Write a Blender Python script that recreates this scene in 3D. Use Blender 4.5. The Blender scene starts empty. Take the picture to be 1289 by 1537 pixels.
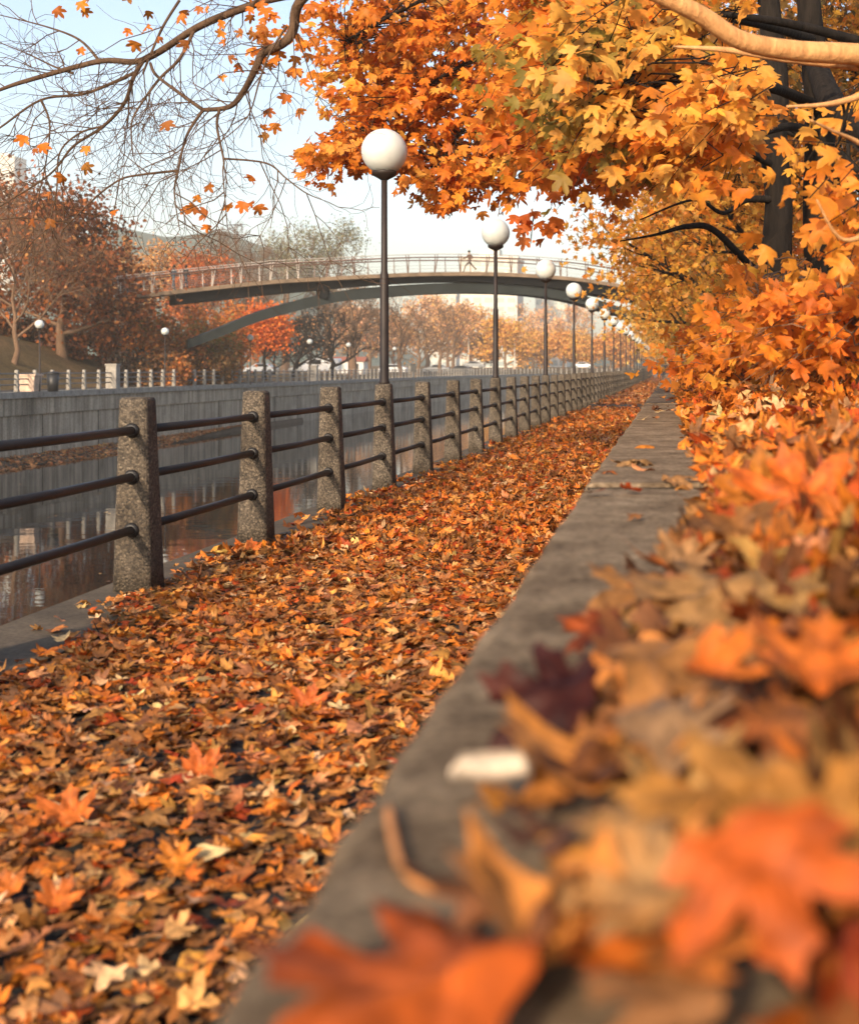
import bpy, bmesh, math, random
import numpy as np
from mathutils import Vector, Matrix
random.seed(7); RNG = np.random.default_rng(11)
R = math.radians
scene = bpy.context.scene
COL = scene.collection
# ------------------------------------------------------------------ camera geometry
F, VX, VY, HC = 2135.0, 1005.0, 552.0, 1.22       # focal length in photo pixels, vanishing point, eye height
def P(px, py, Y):
    return np.array(((px-VX)*Y/F, Y, HC-(py-VY)*Y/F))
# ------------------------------------------------------------------ helpers
def tag(o, label=None, cat=None, group=None, kind=None):
    if label: o['label'] = label
    if cat: o['category'] = cat
    if group: o['group'] = group
    if kind: o['kind'] = kind
    return o
def empty(name, loc, label=None, cat=None, group=None, rz=0.0):
    o = bpy.data.objects.new(name, None); COL.objects.link(o)
    o.location = loc; o.rotation_euler = (0, 0, rz); o.empty_display_size = .2
    return tag(o, label, cat, group)
def link(name, me, mat, parent=None):
    o = bpy.data.objects.new(name, me); COL.objects.link(o)
    if mat is not None and not me.materials:
        for m in (mat if isinstance(mat, (list, tuple)) else [mat]): me.materials.append(m)
    if parent is not None: o.parent = parent
    return o
def copy_tree(o, parent=None):
    c = o.copy(); COL.objects.link(c)
    if parent is not None: c.parent = parent
    for ch in list(o.children): copy_tree(ch, c)
    return c
class MB:
    """collects shapes, links them as one mesh"""
    def __init__(s): s.v = []; s.f = []; s.m = []
    def add(s, vs, fs, mi=0):
        b = len(s.v); s.v.extend([tuple(map(float, p)) for p in vs])
        s.f.extend([tuple(i+b for i in f) for f in fs]); s.m.extend([mi]*len(fs))
    def box(s, x0, x1, y0, y1, z0, z1, mi=0):
        s.add([(x0,y0,z0),(x1,y0,z0),(x1,y1,z0),(x0,y1,z0),(x0,y0,z1),(x1,y0,z1),(x1,y1,z1),(x0,y1,z1)],
              [(0,3,2,1),(4,5,6,7),(0,1,5,4),(1,2,6,5),(2,3,7,6),(3,0,4,7)], mi)
    def tube(s, pts, rad, n=6, cap=True, mi=0):
        pts = [np.asarray(p, float) for p in pts]; k = len(pts)
        if not hasattr(rad, '__len__'): rad = [rad]*k
        vs = []; u = None
        for i in range(k):
            t = pts[min(i+1,k-1)]-pts[max(i-1,0)]; t = t/(np.linalg.norm(t)+1e-9)
            if u is None:
                a = np.array((0,0,1.)) if abs(t[2]) < .9 else np.array((1.,0,0))
                u = np.cross(t, a)
            else: u = u - t*np.dot(u, t)
            u = u/(np.linalg.norm(u)+1e-9); w = np.cross(t, u)
            for j in range(n):
                a = 2*math.pi*j/n
                vs.append(pts[i]+rad[i]*(math.cos(a)*u+math.sin(a)*w))
        fs = []
        for i in range(k-1):
            for j in range(n):
                j2 = (j+1) % n
                fs.append((i*n+j, i*n+j2, (i+1)*n+j2, (i+1)*n+j))
        if cap:
            fs.append(tuple(range(n))[::-1]); fs.append(tuple((k-1)*n+j for j in range(n)))
        s.add(vs, fs, mi)
    def lathe(s, prof, n=16, cx=0, cy=0, mi=0):
        vs = []; fs = []
        for r, z in prof:
            for j in range(n):
                a = 2*math.pi*j/n; vs.append((cx+r*math.cos(a), cy+r*math.sin(a), z))
        for i in range(len(prof)-1):
            for j in range(n):
                j2 = (j+1) % n; fs.append((i*n+j, i*n+j2, (i+1)*n+j2, (i+1)*n+j))
        fs.append(tuple(range(n))[::-1]); fs.append(tuple((len(prof)-1)*n+j for j in range(n)))
        s.add(vs, fs, mi)
    def loft(s, rings, mi=0, cap=True):
        n = len(rings[0]); vs = [p for r in rings for p in r]; fs = []
        for i in range(len(rings)-1):
            for j in range(n):
                j2 = (j+1) % n; fs.append((i*n+j, i*n+j2, (i+1)*n+j2, (i+1)*n+j))
        if cap:
            fs.append(tuple(range(n))[::-1]); fs.append(tuple((len(rings)-1)*n+j for j in range(n)))
        s.add(vs, fs, mi)
    def mesh(s, name, smooth=False):
        me = bpy.data.meshes.new(name); me.from_pydata(s.v, [], s.f)
        if any(s.m): me.polygons.foreach_set('material_index', s.m)
        if smooth: me.polygons.foreach_set('use_smooth', [True]*len(s.f))
        me.update(); return me
    def build(s, name, mat, parent=None, smooth=False):
        return link(name, s.mesh(name, smooth), mat, parent)
def bevel_obj(o, w, seg=2):
    m = o.modifiers.new('bevel', 'BEVEL'); m.width = w; m.segments = seg; m.limit_method = 'ANGLE'; return o
def fast_mesh(name, V, T, colors=None, smooth=True):
    me = bpy.data.meshes.new(name)
    V = np.ascontiguousarray(V, np.float32); T = np.ascontiguousarray(T, np.int32); k = T.shape[1]
    me.vertices.add(len(V)); me.vertices.foreach_set('co', V.ravel())
    me.loops.add(T.size); me.loops.foreach_set('vertex_index', T.ravel())
    me.polygons.add(len(T)); me.polygons.foreach_set('loop_start', np.arange(0, T.size, k, dtype=np.int32))
    if smooth: me.polygons.foreach_set('use_smooth', np.ones(len(T), bool))
    me.update(calc_edges=True)
    if colors is not None:
        a = me.color_attributes.new('Col', 'FLOAT_COLOR', 'POINT')
        c = np.ones((len(V), 4), np.float32); c[:, :3] = colors; a.data.foreach_set('color', c.ravel())
    return me
def srgb(r, g, b):
    f = lambda c: (c/255/12.92) if c/255 <= .04045 else ((c/255+.055)/1.055)**2.4
    return (f(r), f(g), f(b))
# ------------------------------------------------------------------ materials
def newmat(name):
    m = bpy.data.materials.new(name); m.use_nodes = True; nt = m.node_tree
    b = nt.nodes['Principled BSDF']; return m, nt, b
def N(nt, t, **kw):
    n = nt.nodes.new(t)
    for k, v in kw.items():
        if k in n.inputs: n.inputs[k].default_value = v
        else: setattr(n, k, v)
    return n
def ramp(nt, fac, stops):
    r = nt.nodes.new('ShaderNodeValToRGB'); el = r.color_ramp.elements
    while len(el) < len(stops): el.new(.5)
    for e, (p, c) in zip(el, stops): e.position = p; e.color = (*c, 1) if len(c) == 3 else c
    nt.links.new(fac, r.inputs[0]); return r.outputs[0]
def coords(nt, scale=(1,1,1), kind='Object'):
    tc = nt.nodes.new('ShaderNodeTexCoord'); mp = nt.nodes.new('ShaderNodeMapping')
    mp.inputs['Scale'].default_value = scale
    nt.links.new(tc.outputs[kind], mp.inputs[0]); return mp.outputs[0]
def bump(nt, b, h, strength=.4, dist=.01):
    bp = N(nt, 'ShaderNodeBump', Strength=strength, Distance=dist)
    nt.links.new(h, bp.inputs['Height']); nt.links.new(bp.outputs[0], b.inputs['Normal'])
def mix(nt, a, b, fac, mode='MULTIPLY'):
    m = nt.nodes.new('ShaderNodeMix'); m.data_type = 'RGBA'; m.blend_type = mode
    for s, v in ((m.inputs[0], fac), (m.inputs[6], a), (m.inputs[7], b)):
        if hasattr(v, 'node'): nt.links.new(v, s)
        elif hasattr(v, '__len__'): s.default_value = (*v, 1) if len(v) == 3 else v
        else: s.default_value = v
    return m.outputs[2]
def noise(nt, vec, scale, detail=4, rough=.55):
    n = N(nt, 'ShaderNodeTexNoise', Scale=scale, Detail=detail, Roughness=rough)
    nt.links.new(vec, n.inputs['Vector']); return n.outputs['Fac']
def plain(name, c, rough=.6, metal=0, var=.25, sc=6, bstr=.0, spec=.5):
    m, nt, b = newmat(name); v = coords(nt)
    f = noise(nt, v, sc, 5)
    col = ramp(nt, f, [(.3, tuple(x*(1-var) for x in c)), (.7, tuple(min(1,x*(1+var)) for x in c))])
    nt.links.new(col, b.inputs['Base Color']); b.inputs['Roughness'].default_value = rough
    b.inputs['Metallic'].default_value = metal; b.inputs['Specular IOR Level'].default_value = spec
    if bstr: bump(nt, b, noise(nt, v, sc*6, 4), bstr)
    return m
def leaf_mat(name, transl=.35, rough=.55, var=.3, sc=40):
    m, nt, b = newmat(name); out = nt.nodes['Material Output']
    at = nt.nodes.new('ShaderNodeVertexColor'); at.layer_name = 'Col'
    f = noise(nt, coords(nt), sc, 4)
    mul = ramp(nt, f, [(.3, (1-var,)*3), (.7, (1+var*.6, 1+var*.6, 1+var*.6))])
    col = mix(nt, at.outputs[0], mul, 1.0)
    nt.links.new(col, b.inputs['Base Color']); b.inputs['Roughness'].default_value = rough
    b.inputs['Specular IOR Level'].default_value = .25
    if transl:
        tr = nt.nodes.new('ShaderNodeBsdfTranslucent'); nt.links.new(col, tr.inputs[0])
        ms = nt.nodes.new('ShaderNodeMixShader'); ms.inputs[0].default_value = transl
        nt.links.new(b.outputs[0], ms.inputs[1]); nt.links.new(tr.outputs[0], ms.inputs[2])
        nt.links.new(ms.outputs[0], out.inputs[0])
    return m
M = {}
M['leaf'] = leaf_mat('maple_leaf_live', .48, .5, .25, 14)
M['dry'] = leaf_mat('maple_leaf_fallen', .15, .6, .5, 42)
M['far_leaf'] = leaf_mat('tree_foliage', .3, .7, .2, 1.5)
def bark(name, c0, c1):
    m, nt, b = newmat(name); v = coords(nt, (14, 14, 2.2))
    f = noise(nt, v, 1.6, 8, .65)
    nt.links.new(ramp(nt, f, [(.3, c0), (.7, c1)]), b.inputs['Base Color']); b.inputs['Roughness'].default_value = .9
    b.inputs['Specular IOR Level'].default_value = .15
    bump(nt, b, f, .9, .02); return m
M['bark'] = bark('bark_maple', (.05,.030,.020), (.13,.08,.05))
M['bark_dark'] = bark('bark_dark', (.006,.005,.0045), (.026,.02,.016))  # near-black: shade on the near maple trunks put into the bark colour
M['bark_sunlit'] = bark('bark_sunlit', (.40,.19,.075), (.66,.36,.15))  # sunlight on the overhanging limb put into the bark colour
M['bark_grey'] = bark('bark_grey', (.095,.058,.036), (.24,.15,.095))
def aggregate():
    m, nt, b = newmat('exposed_aggregate')
    oi = nt.nodes.new('ShaderNodeObjectInfo'); tc = nt.nodes.new('ShaderNodeTexCoord')
    va = N(nt, 'ShaderNodeVectorMath', operation='ADD'); sc_ = N(nt, 'ShaderNodeMath', operation='MULTIPLY'); sc_.inputs[1].default_value = 37.0
    nt.links.new(oi.outputs['Random'], sc_.inputs[0]); nt.links.new(tc.outputs['Object'], va.inputs[0]); nt.links.new(sc_.outputs[0], va.inputs[1]); v = va.outputs[0]
    mp = nt.nodes.new('ShaderNodeMapping'); mp.inputs['Scale'].default_value = (5,5,2.2); nt.links.new(v, mp.inputs[0])
    vo = N(nt, 'ShaderNodeTexVoronoi', Scale=85); nt.links.new(v, vo.inputs['Vector'])
    st = ramp(nt, vo.outputs['Color'], [(.1, (.05,.045,.04)), (.45, (.13,.115,.10)), (.8, (.24,.215,.185)), (1, (.36,.33,.29))])
    big = ramp(nt, noise(nt, mp.outputs[0], 1.2, 6), [(.32, (.36,.31,.26)), (.5, (.74,.68,.6)), (.72, (.95,.9,.84))])
    col = mix(nt, st, big, 1.0)
    sm = ramp(nt, vo.outputs['Distance'], [(.0, (1,1,1)), (.55, (.55,.53,.5))])
    col = mix(nt, col, sm, .8)
    col = mix(nt, col, ramp(nt, oi.outputs['Random'], [(0, (.82,.79,.75)), (1, (1.12,1.12,1.12))]), 1.0)
    nt.links.new(col, b.inputs['Base Color']); b.inputs['Roughness'].default_value = .85
    iv = N(nt, 'ShaderNodeMath', operation='SUBTRACT'); iv.inputs[0].default_value = 1; nt.links.new(vo.outputs['Distance'], iv.inputs[1])
    bump(nt, b, iv.outputs[0], .8, .006); return m
M['agg'] = aggregate()
def concrete(name, c, sc=3.0, stain=.5, streak=False, bs=.5):
    m, nt, b = newmat(name); v = coords(nt)
    f = noise(nt, v, sc, 8, .6)
    col = ramp(nt, f, [(.25, tuple(x*.5 for x in c)), (.5, c), (.75, tuple(x*1.35 for x in c))])
    sp = ramp(nt, noise(nt, v, sc*22, 5), [(.35, (.7,.68,.65)), (.6, (1.08,1.07,1.05))])
    col = mix(nt, col, sp, 1.0)
    if streak:
        s1 = ramp(nt, noise(nt, coords(nt, (1.3,1.3,.07)), 2.2, 6, .7), [(.36, (.30,.28,.25)), (.55, (1,1,1)), (.75, (1.25,1.22,1.15))])
        col = mix(nt, col, s1, stain)
    nt.links.new(col, b.inputs['Base Color']); b.inputs['Roughness'].default_value = .9
    b.inputs['Specular IOR Level'].default_value = .25
    bump(nt, b, noise(nt, v, sc*30, 6, .7), bs, .006); return m
def wall_mat():
    m, nt, b = newmat('weathered_wall'); v = coords(nt)
    c = ramp(nt, noise(nt, v, 5.5, 8, .68), [(.28, (.085,.058,.036)), (.46, (.21,.15,.095)), (.62, (.31,.23,.15)), (.8, (.40,.31,.215))])
    c = mix(nt, c, ramp(nt, noise(nt, v, 34, 6, .7), [(.33, (.48,.45,.42)), (.5, (.95,.95,.95)), (.7, (1.2,1.18,1.15))]), 1.0)
    vo = N(nt, 'ShaderNodeTexVoronoi', Scale=120); nt.links.new(v, vo.inputs['Vector'])
    c = mix(nt, c, ramp(nt, vo.outputs['Color'], [(.1, (.62,.6,.58)), (.5, (1,1,1)), (.95, (1.3,1.28,1.25))]), .8)
    nt.links.new(c, b.inputs['Base Color']); b.inputs['Roughness'].default_value = .95; b.inputs['Specular IOR Level'].default_value = .15
    bump(nt, b, noise(nt, v, 40, 9, .75), 1.0, .012); return m
M['wall'] = wall_mat()
M['coping'] = concrete('coping_concrete', (.10,.078,.055), 2.2)
M['far_wall'] = concrete('canal_wall_concrete', (.44,.375,.29), .5, .75, True)
M['far_post'] = concrete('pale_concrete', (.32,.30,.27), 3)
M['path'] = concrete('path_asphalt', (.035,.034,.034), 5)
M['fascia'] = concrete('deck_concrete', (.22,.16,.11), 1.2)
M['bed'] = concrete('canal_mud', (.09,.065,.045), .6)
M['rail'] = plain('black_painted_rail', (.010,.0095,.0095), .55, 0, .4, 20, .15)
M['far_rail'] = plain('grey_far_rail', (.11,.115,.12), .6)
M['lamp_metal'] = plain('dark_brown_lamp_paint', (.016,.009,.007), .6, 0, .3, 8)
M['steel'] = plain('grey_green_steel', (.022,.028,.028), .75, 0, .2, .8, 0, .2)
M['steel_dark'] = plain('dark_girder_steel', (.006,.007,.008), .85, 0, .2, .8, 0, .1)
M['rail_tan'] = plain('bridge_railing_paint', (.12,.065,.045), .5, 0, .2, 3)
M['rail_pale'] = plain('bridge_baluster_paint', (.40,.35,.31), .5, 0, .15, 3)
M['earth'] = concrete('leaf_mould_soil', (.035,.022,.014), 4)
M['car_white'] = plain('white_car_paint', (.75,.76,.77), .25, 0, .03, 1)
M['car_grey'] = plain('grey_car_paint', (.30,.32,.34), .25, .3, .03, 1)
M['car_dark'] = plain('dark_car_paint', (.04,.045,.05), .25, .1, .03, 1)
M['glass'] = plain('dark_car_glass', (.02,.025,.03), .1, 0, .1, 1)
M['tyre'] = plain('tyre_rubber', (.02,.02,.02), .8)
M['bin'] = plain('black_bin_plastic', (.015,.016,.018), .5)
M['pale_wood'] = plain('pale_tan_block', (.55,.40,.30), .8)
M['white_wall'] = plain('white_cladding', (.72,.68,.64), .7, 0, .06, 1)
M['red_roof'] = plain('red_brown_roof', (.30,.10,.06), .8)
M['window'] = plain('window_glass', (.34,.40,.40), .12, 0, .3, .1)
M['tower'] = plain('pale_tower_cladding', (.60,.58,.52), .7, 0, .1, .1)
def globe_mat():
    m, nt, b = newmat('opal_globe'); v = coords(nt)
    f = noise(nt, v, 7, 5)
    nt.links.new(ramp(nt, f, [(.3, (.50,.53,.52)), (.65, (.57,.59,.57))]), b.inputs['Base Color'])
    b.inputs['Roughness'].default_value = .45; b.inputs['Subsurface Weight'].default_value = 1.0
    b.inputs['Subsurface Radius'].default_value = (.9,.9,.9); b.inputs['Subsurface Scale'].default_value = .25; return m
M['globe'] = globe_mat()
def grass_mat():
    m, nt, b = newmat('dry_grass'); v = coords(nt)
    c = ramp(nt, noise(nt, v, .25, 8, .7), [(.3, (.07,.05,.022)), (.5, (.15,.105,.05)), (.7, (.24,.15,.075))])
    c = mix(nt, c, ramp(nt, noise(nt, v, 6, 4), [(.3, (.6,.6,.6)), (.7, (1.3,1.25,1.2))]), 1.0)
    nt.links.new(c, b.inputs['Base Color']); b.inputs['Roughness'].default_value = 1; b.inputs['Specular IOR Level'].default_value = .1
    bump(nt, b, noise(nt, v, 9, 5), .8, .1); return m
M['grass'] = grass_mat()
def water_mat():
    m, nt, b = newmat('canal_water')
    b.inputs['Base Color'].default_value = (.011,.010,.008, 1); b.inputs['Roughness'].default_value = .015
    b.inputs['IOR'].default_value = 1.33; b.inputs['Specular IOR Level'].default_value = .48
    v = coords(nt, (.5, 1.0, 1)); f1 = noise(nt, v, 1.1, 3, .5); f2 = noise(nt, v, 6, 3)
    ad = N(nt, 'ShaderNodeMath', operation='MULTIPLY_ADD'); ad.inputs[1].default_value = .12
    nt.links.new(f2, ad.inputs[0]); nt.links.new(f1, ad.inputs[2])
    bump(nt, b, ad.outputs[0], .045, .12); return m
M['water'] = water_mat()
def hill_mat():
    m, nt, b = newmat('wooded_hill'); v = coords(nt)
    c = ramp(nt, noise(nt, v, .05, 8, .7), [(.3, (.05,.10,.085)), (.55, (.09,.15,.12)), (.75, (.15,.16,.11))])
    nt.links.new(c, b.inputs['Base Color']); b.inputs['Roughness'].default_value = 1
    bump(nt, b, noise(nt, v, .12, 8, .7), 1, 6); return m
M['hill'] = hill_mat()
# ------------------------------------------------------------------ maple leaf templates (stalk at origin, tip at y=1)
HALF = [(.07,.86),(.20,.82),(.17,.66),(.19,.52),(.32,.61),(.44,.68),(.66,.71),(.59,.57),(.63,.47),(.49,.40),(.40,.31),(.48,.28),(.60,.22),(.47,.12),(.42,.04),(.2,.05),(.06,-.02)]
HALF1 = [(.17,.81),(.18,.52),(.40,.66),(.66,.71),(.60,.47),(.39,.31),(.60,.22),(.40,.04)]
HALF2 = [(.19,.55),(.66,.70),(.40,.31),(.58,.20)]
def template(half, rings):
    out = [(0,1.)]+half+[(0,0.)]+[(-x,y) for x,y in half[::-1]]
    out = np.array(out); c = np.array((0,.25)); n = len(out)
    vs = [c[None]]; T = []
    for k in range(rings):
        t = (k+1)/rings; vs.append(c+(out-c)*t)
    for j in range(n):
        T.append((0, 1+(j+1) % n, 1+j))
        for k in range(1, rings):
            a, b = 1+(k-1)*n, 1+k*n; j2 = (j+1) % n
            T.append((a+j, a+j2, b+j)); T.append((a+j2, b+j2, b+j))
    return np.concatenate(vs), np.array(T)
TPL = {0: template(HALF, 3), 1: template(HALF1, 2), 2: template(HALF1, 1), 3: template(HALF2, 1)}
TPL[4] = (np.array(((0,0.),(.5,.35),(0,1.),(-.5,.35))), np.array(((0,1,2),(0,2,3))))
def unit(a): return a/(np.linalg.norm(a, axis=-1, keepdims=True)+1e-9)
def leaves_data(pos, size, tipd, nrm, col, lod=2, curl=.5, grad=None):
    """pos (N,3) at the blade centre; returns verts, tris, colours"""
    tp, T = TPL[lod]; n = len(pos); V = len(tp)
    x = tp[None,:,0]; y = tp[None,:,1]-.4
    a, b, c, d, e, ph = (RNG.normal(0, s, (n,1))*curl for s in (.55, .6, .5, .3, .10, 6))
    wig = e*np.sin(9*x+ph)*np.cos(7*y+ph*1.7)
    z = a*x*x+b*y*y+c*x*y+d*np.abs(x)+wig
    sh = 1-.35*curl*np.clip(np.abs(a)*np.abs(x), 0, .8)
    asp = RNG.uniform(.82, 1.12, (n,1))
    loc = np.stack([x*sh*asp, y+0*z, z], -1)*np.asarray(size).reshape(n,1,1)
    t = unit(tipd); nn = unit(nrm-t*np.sum(nrm*t, -1, keepdims=True)); r = np.cross(t, nn)
    W = pos[:,None]+loc[...,0:1]*r[:,None]+loc[...,1:2]*t[:,None]+loc[...,2:3]*nn[:,None]
    TT = (T[None]+(np.arange(n)*V)[:,None,None]).reshape(-1,3)
    C = np.repeat(col[:,None], V, 1)
    if grad is not None:                                    # paler blade centre, darker margin
        rr = np.clip(np.hypot(x, y+.15)/.7, 0, 1)[...,None]
        C = C*(1+grad*(.5-rr))
    return W.reshape(-1,3), TT, C.reshape(-1,3)
def join(parts):
    Vs, Ts, Cs = [], [], []; o = 0
    for v, t, c in parts:
        Vs.append(v); Ts.append(t+o); Cs.append(c); o += len(v)
    return np.concatenate(Vs), np.concatenate(Ts), np.concatenate(Cs)
def palette(n, cols, w=None, jit=.18):
    c = np.array(cols)[RNG.choice(len(cols), n, p=None if w is None else np.array(w)/sum(w))]
    return np.clip(c*(1+RNG.normal(0, jit, (n,1)))*(1+RNG.normal(0, jit*.35, (n,3))), .003, .95)
ORANGE, RED, GOLD, TAN = (.56,.16,.02), (.40,.065,.011), (.66,.29,.043), (.52,.24,.085)
BROWN, DARKRED, OLIVE, PALE = (.22,.085,.027), (.13,.018,.010), (.20,.15,.03), (.66,.40,.19)
RUST, YELLOW = (.30,.085,.02), (.72,.40,.08)
def rand_dir(n): return unit(RNG.normal(0,1,(n,3)))
# ------------------------------------------------------------------ layout curves
def fx(z): return -2.89+.45*(1-math.exp(-max(0,z-7.75)/50.0))      # near railing line
POST0, STEP = 7.75, 2.13
WL, WR, WT = -.268, .11, .86                                       # low wall: edges and top
def bank_z(x, y):
    s = np.maximum(np.asarray(x, float)-WR, 0)
    z = .83+.30*np.minimum(s, 1.2)+.16*np.clip(s-1.2, 0, 30)**.9
    return z+.03*np.sin(1.7*x+.6*y)*np.minimum(s,1)+.04*np.sin(.5*y+2*s)*np.minimum(s,1)
# ------------------------------------------------------------------ camera, light, sky
cam = bpy.data.cameras.new('camera'); co = bpy.data.objects.new('camera', cam); COL.objects.link(co)
co.location = (0, 0, HC); co.rotation_euler = (R(90), 0, 0)
cam.sensor_fit = 'AUTO'; cam.sensor_width = 36; cam.lens = F/1537*36
cam.shift_x = -(VX-644.5)/1537; cam.shift_y = -(768.5-VY)/1537
cam.clip_start = .05; cam.clip_end = 5000
cam.dof.use_dof = True; cam.dof.focus_distance = 11.5; cam.dof.aperture_fstop = 3.6; cam.dof.aperture_blades = 0
scene.camera = co
SUN_EL, SUN_AZ = R(24), (-.27, -.963)                                # direction towards the sun: low, behind and a little left
sd = Vector((SUN_AZ[0]*math.cos(SUN_EL), SUN_AZ[1]*math.cos(SUN_EL), math.sin(SUN_EL))).normalized()
sun = bpy.data.lights.new('sun', 'SUN'); sun.energy = 3.0; sun.angle = R(2.5); sun.color = (1, .78, .54)
so = bpy.data.objects.new('sun', sun); COL.objects.link(so); so.rotation_euler = sd.to_track_quat('Z', 'Y').to_euler()
w = bpy.data.worlds.new('World'); scene.world = w; w.use_nodes = True; nt = w.node_tree
bg = nt.nodes['Background']; sky = nt.nodes.new('ShaderNodeTexSky'); sky.sky_type = 'NISHITA'; sky.sun_disc = False
sky.sun_elevation = SUN_EL; sky.sun_rotation = math.atan2(sd.x, sd.y); sky.air_density = 1.0; sky.dust_density = 2.2; sky.ozone_density = 1.0
nt.links.new(sky.outputs[0], bg.inputs[0]); bg.inputs[1].default_value = .15
scene.view_settings.view_transform = 'Standard'; scene.view_settings.look = 'None'; scene.view_settings.exposure = .9
scene.view_settings.gamma = 1.0
scene.cycles.max_bounces = 8; scene.cycles.transparent_max_bounces = 8; scene.cycles.volume_bounces = 0
scene.cycles.use_denoising = True
# ================================================================== SETTING
def far_line():                                                     # far edge of the canal: straight, then bending right
    pts = [(-32.0, y) for y in range(-40, 200, 20)]
    for x, y in ((-32,200),(-31,225),(-28,250),(-22,275),(-12,295),(2,308),(30,322),(120,345)): pts.append((float(x), float(y)))
    return pts
FAR = far_line(); FARW = -3.45                                      # water level
def quad_strip(a, b, za, zb, mb, mi=0):
    for i in range(len(a)-1):
        mb.add([(*a[i], za), (*b[i], zb), (*b[i+1], zb), (*a[i+1], za)], [(0,1,2,3)], mi)
# near path sheet with its coping, and the wall of the canal below it
ys = list(np.arange(-6, 40, 2.0))+list(np.arange(40, 330, 10.0))
mb = MB(); quad_strip([(fx(y)+.30, y) for y in ys], [(WL+.05, y) for y in ys], 0, 0, mb)
tag(mb.build('path', M['path']), kind='structure')
mb = MB()
for i in range(len(ys)-1):
    y0, y1 = ys[i], ys[i+1]; a0, a1 = fx(y0), fx(y1)
    r0 = [(a0-.27,y0,-.4),(a0+.31,y0,-.4),(a0+.31,y0,.012),(a0-.24,y0,.012),(a0-.27,y0,-.02)]
    r1 = [(a1-.27,y1,-.4),(a1+.31,y1,-.4),(a1+.31,y1,.012),(a1-.24,y1,.012),(a1-.27,y1,-.02)]
    mb.loft([r0, r1], cap=False)
tag(mb.build('kerb_strip', M['coping']), kind='structure')
mb = MB(); quad_strip([(fx(y)-.22, y) for y in ys], [(fx(y)-.22, y) for y in ys], -5.5, -.38, mb)
tag(mb.build('canal_wall', M['far_wall']), 'stained concrete canal wall dropping to the water under the near path edge', 'wall')
# water, bed
mb = MB(); mb.add([(-34,-45,FARW),(60,-45,FARW),(60,360,FARW),(-34,360,FARW)], [(0,1,2,3)])
tag(mb.build('water', M['water']), kind='structure')
mb = MB(); mb.add([(-1500,-300,-5.6),(1500,-300,-5.6),(1500,2500,-5.6),(-1500,2500,-5.6)], [(0,1,2,3)])
tag(mb.build('ground', M['bed']), kind='structure')
# exposed strip of mud along the far wall
rows = []
for y in np.arange(30, 125, 1.0):
    wd = 1.9*max(0, min(1, (104-y)/22))*(.8+.2*math.sin(y*.9)+.12*math.sin(y*2.3))+.12
    rows.append([(-32.0, y, FARW+.34), (-32+wd*.5, y, FARW+.20), (-32+wd, y, FARW-.05)])
mb = MB()
for a, b in zip(rows, rows[1:]):
    for k in range(2): mb.add([a[k], a[k+1], b[k+1], b[k]], [(0,1,2,3)])
tag(mb.build('canal_bed', M['bed']), kind='structure')
# far bank: promenade, land behind it
def offset_line(pts, d):
    out = []
    for i, p in enumerate(pts):
        a = np.array(pts[max(i-1,0)]); b = np.array(pts[min(i+1,len(pts)-1)]); t = unit((b-a).astype(float))
        out.append((p[0]-t[1]*d, p[1]+t[0]*d))
    return out
L0, L1 = offset_line(FAR, .0), offset_line(FAR, 4.2)
mb = MB(); quad_strip(L1, offset_line(FAR, .55), .0, .0, mb)
tag(mb.build('promenade', M['path']), kind='structure')
def far_z(x, y):
    d = -36.2-x                                                    # metres behind the promenade, straight part
    up = 6.2*(1-math.exp(-max(0,d)/9.0))*max(0, min(1, (132-y)/45))
    up = up*min(1, .2+.8*min(1, max(0, d)/6))
    flat = .25*min(1, max(0, d)/4)+.3*min(1, max(0, d)/40)
    return -.02+up+flat
xs = np.concatenate([[-36.15,-37,-38,-39,-40,-42,-44,-47,-50,-55,-60,-70,-90,-130,-200,-400,-900]])
yy = np.concatenate([np.arange(-60, 130, 4.0), np.arange(130, 280, 10.0), [300,330,380,500,800,1600]])
vs, fs = [], []
for y in yy:
    sh = 0
    if y > 200:                                                    # edge follows the bend of the canal
        ex = np.interp(y, [p[1] for p in L1[10:]], [p[0] for p in L1[10:]]); sh = ex+36.15
    for x in xs: vs.append((x+sh*math.exp(-(-36.15-x)/400.0), y, far_z(x, y)+.004*max(0,y-240)))
n = len(xs)
for i in range(len(yy)-1):
    for j in range(n-1): fs.append((i*n+j, (i+1)*n+j, (i+1)*n+j+1, i*n+j+1))
mb = MB(); mb.add(vs, fs)
tag(mb.build('lawn', M['grass'], smooth=True), kind='structure')
mb = MB(); mb.add([(-600,322,.95),(700,352,.95),(900,2000,1.6),(-900,2000,1.6)], [(0,1,2,3)])
tag(mb.build('terrain', M['grass']), kind='structure')
# far canal wall with capping and ledge
wl = empty('canal_wall', (-32,60,0), 'long pale stained concrete canal wall across the water below the far railing', 'wall')
def along(line, prof, mb, mi=0):
    """extrude a profile (offset behind the line, z) along a plan line"""
    offs = {o: offset_line(line, o) for o in set(p[0] for p in prof)}
    for i in range(len(line)-1):
        mb.loft([[(*offs[o][i], z) for o, z in prof], [(*offs[o][i+1], z) for o, z in prof]], mi, cap=False)
REL = [(x+32, y-60) for x, y in FAR]
mb = MB(); along(REL, [(0,-5.5),(0,-1.14),(.5,-1.14),(.5,-5.5)], mb)
o = mb.build('wall_face', M['far_wall'], wl)
mb = MB(); along(REL, [(-.10,-1.12),(-.10,-.30),(.5,-.30),(.5,-1.12)], mb); mb.build('upper_band', M['far_wall'], wl)
mb = MB(); along(REL, [(-.22,-.28),(-.22,.03),(.56,.03),(.56,-.28)], mb); mb.build('capping', M['far_post'], wl)
mb = MB()
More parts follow.
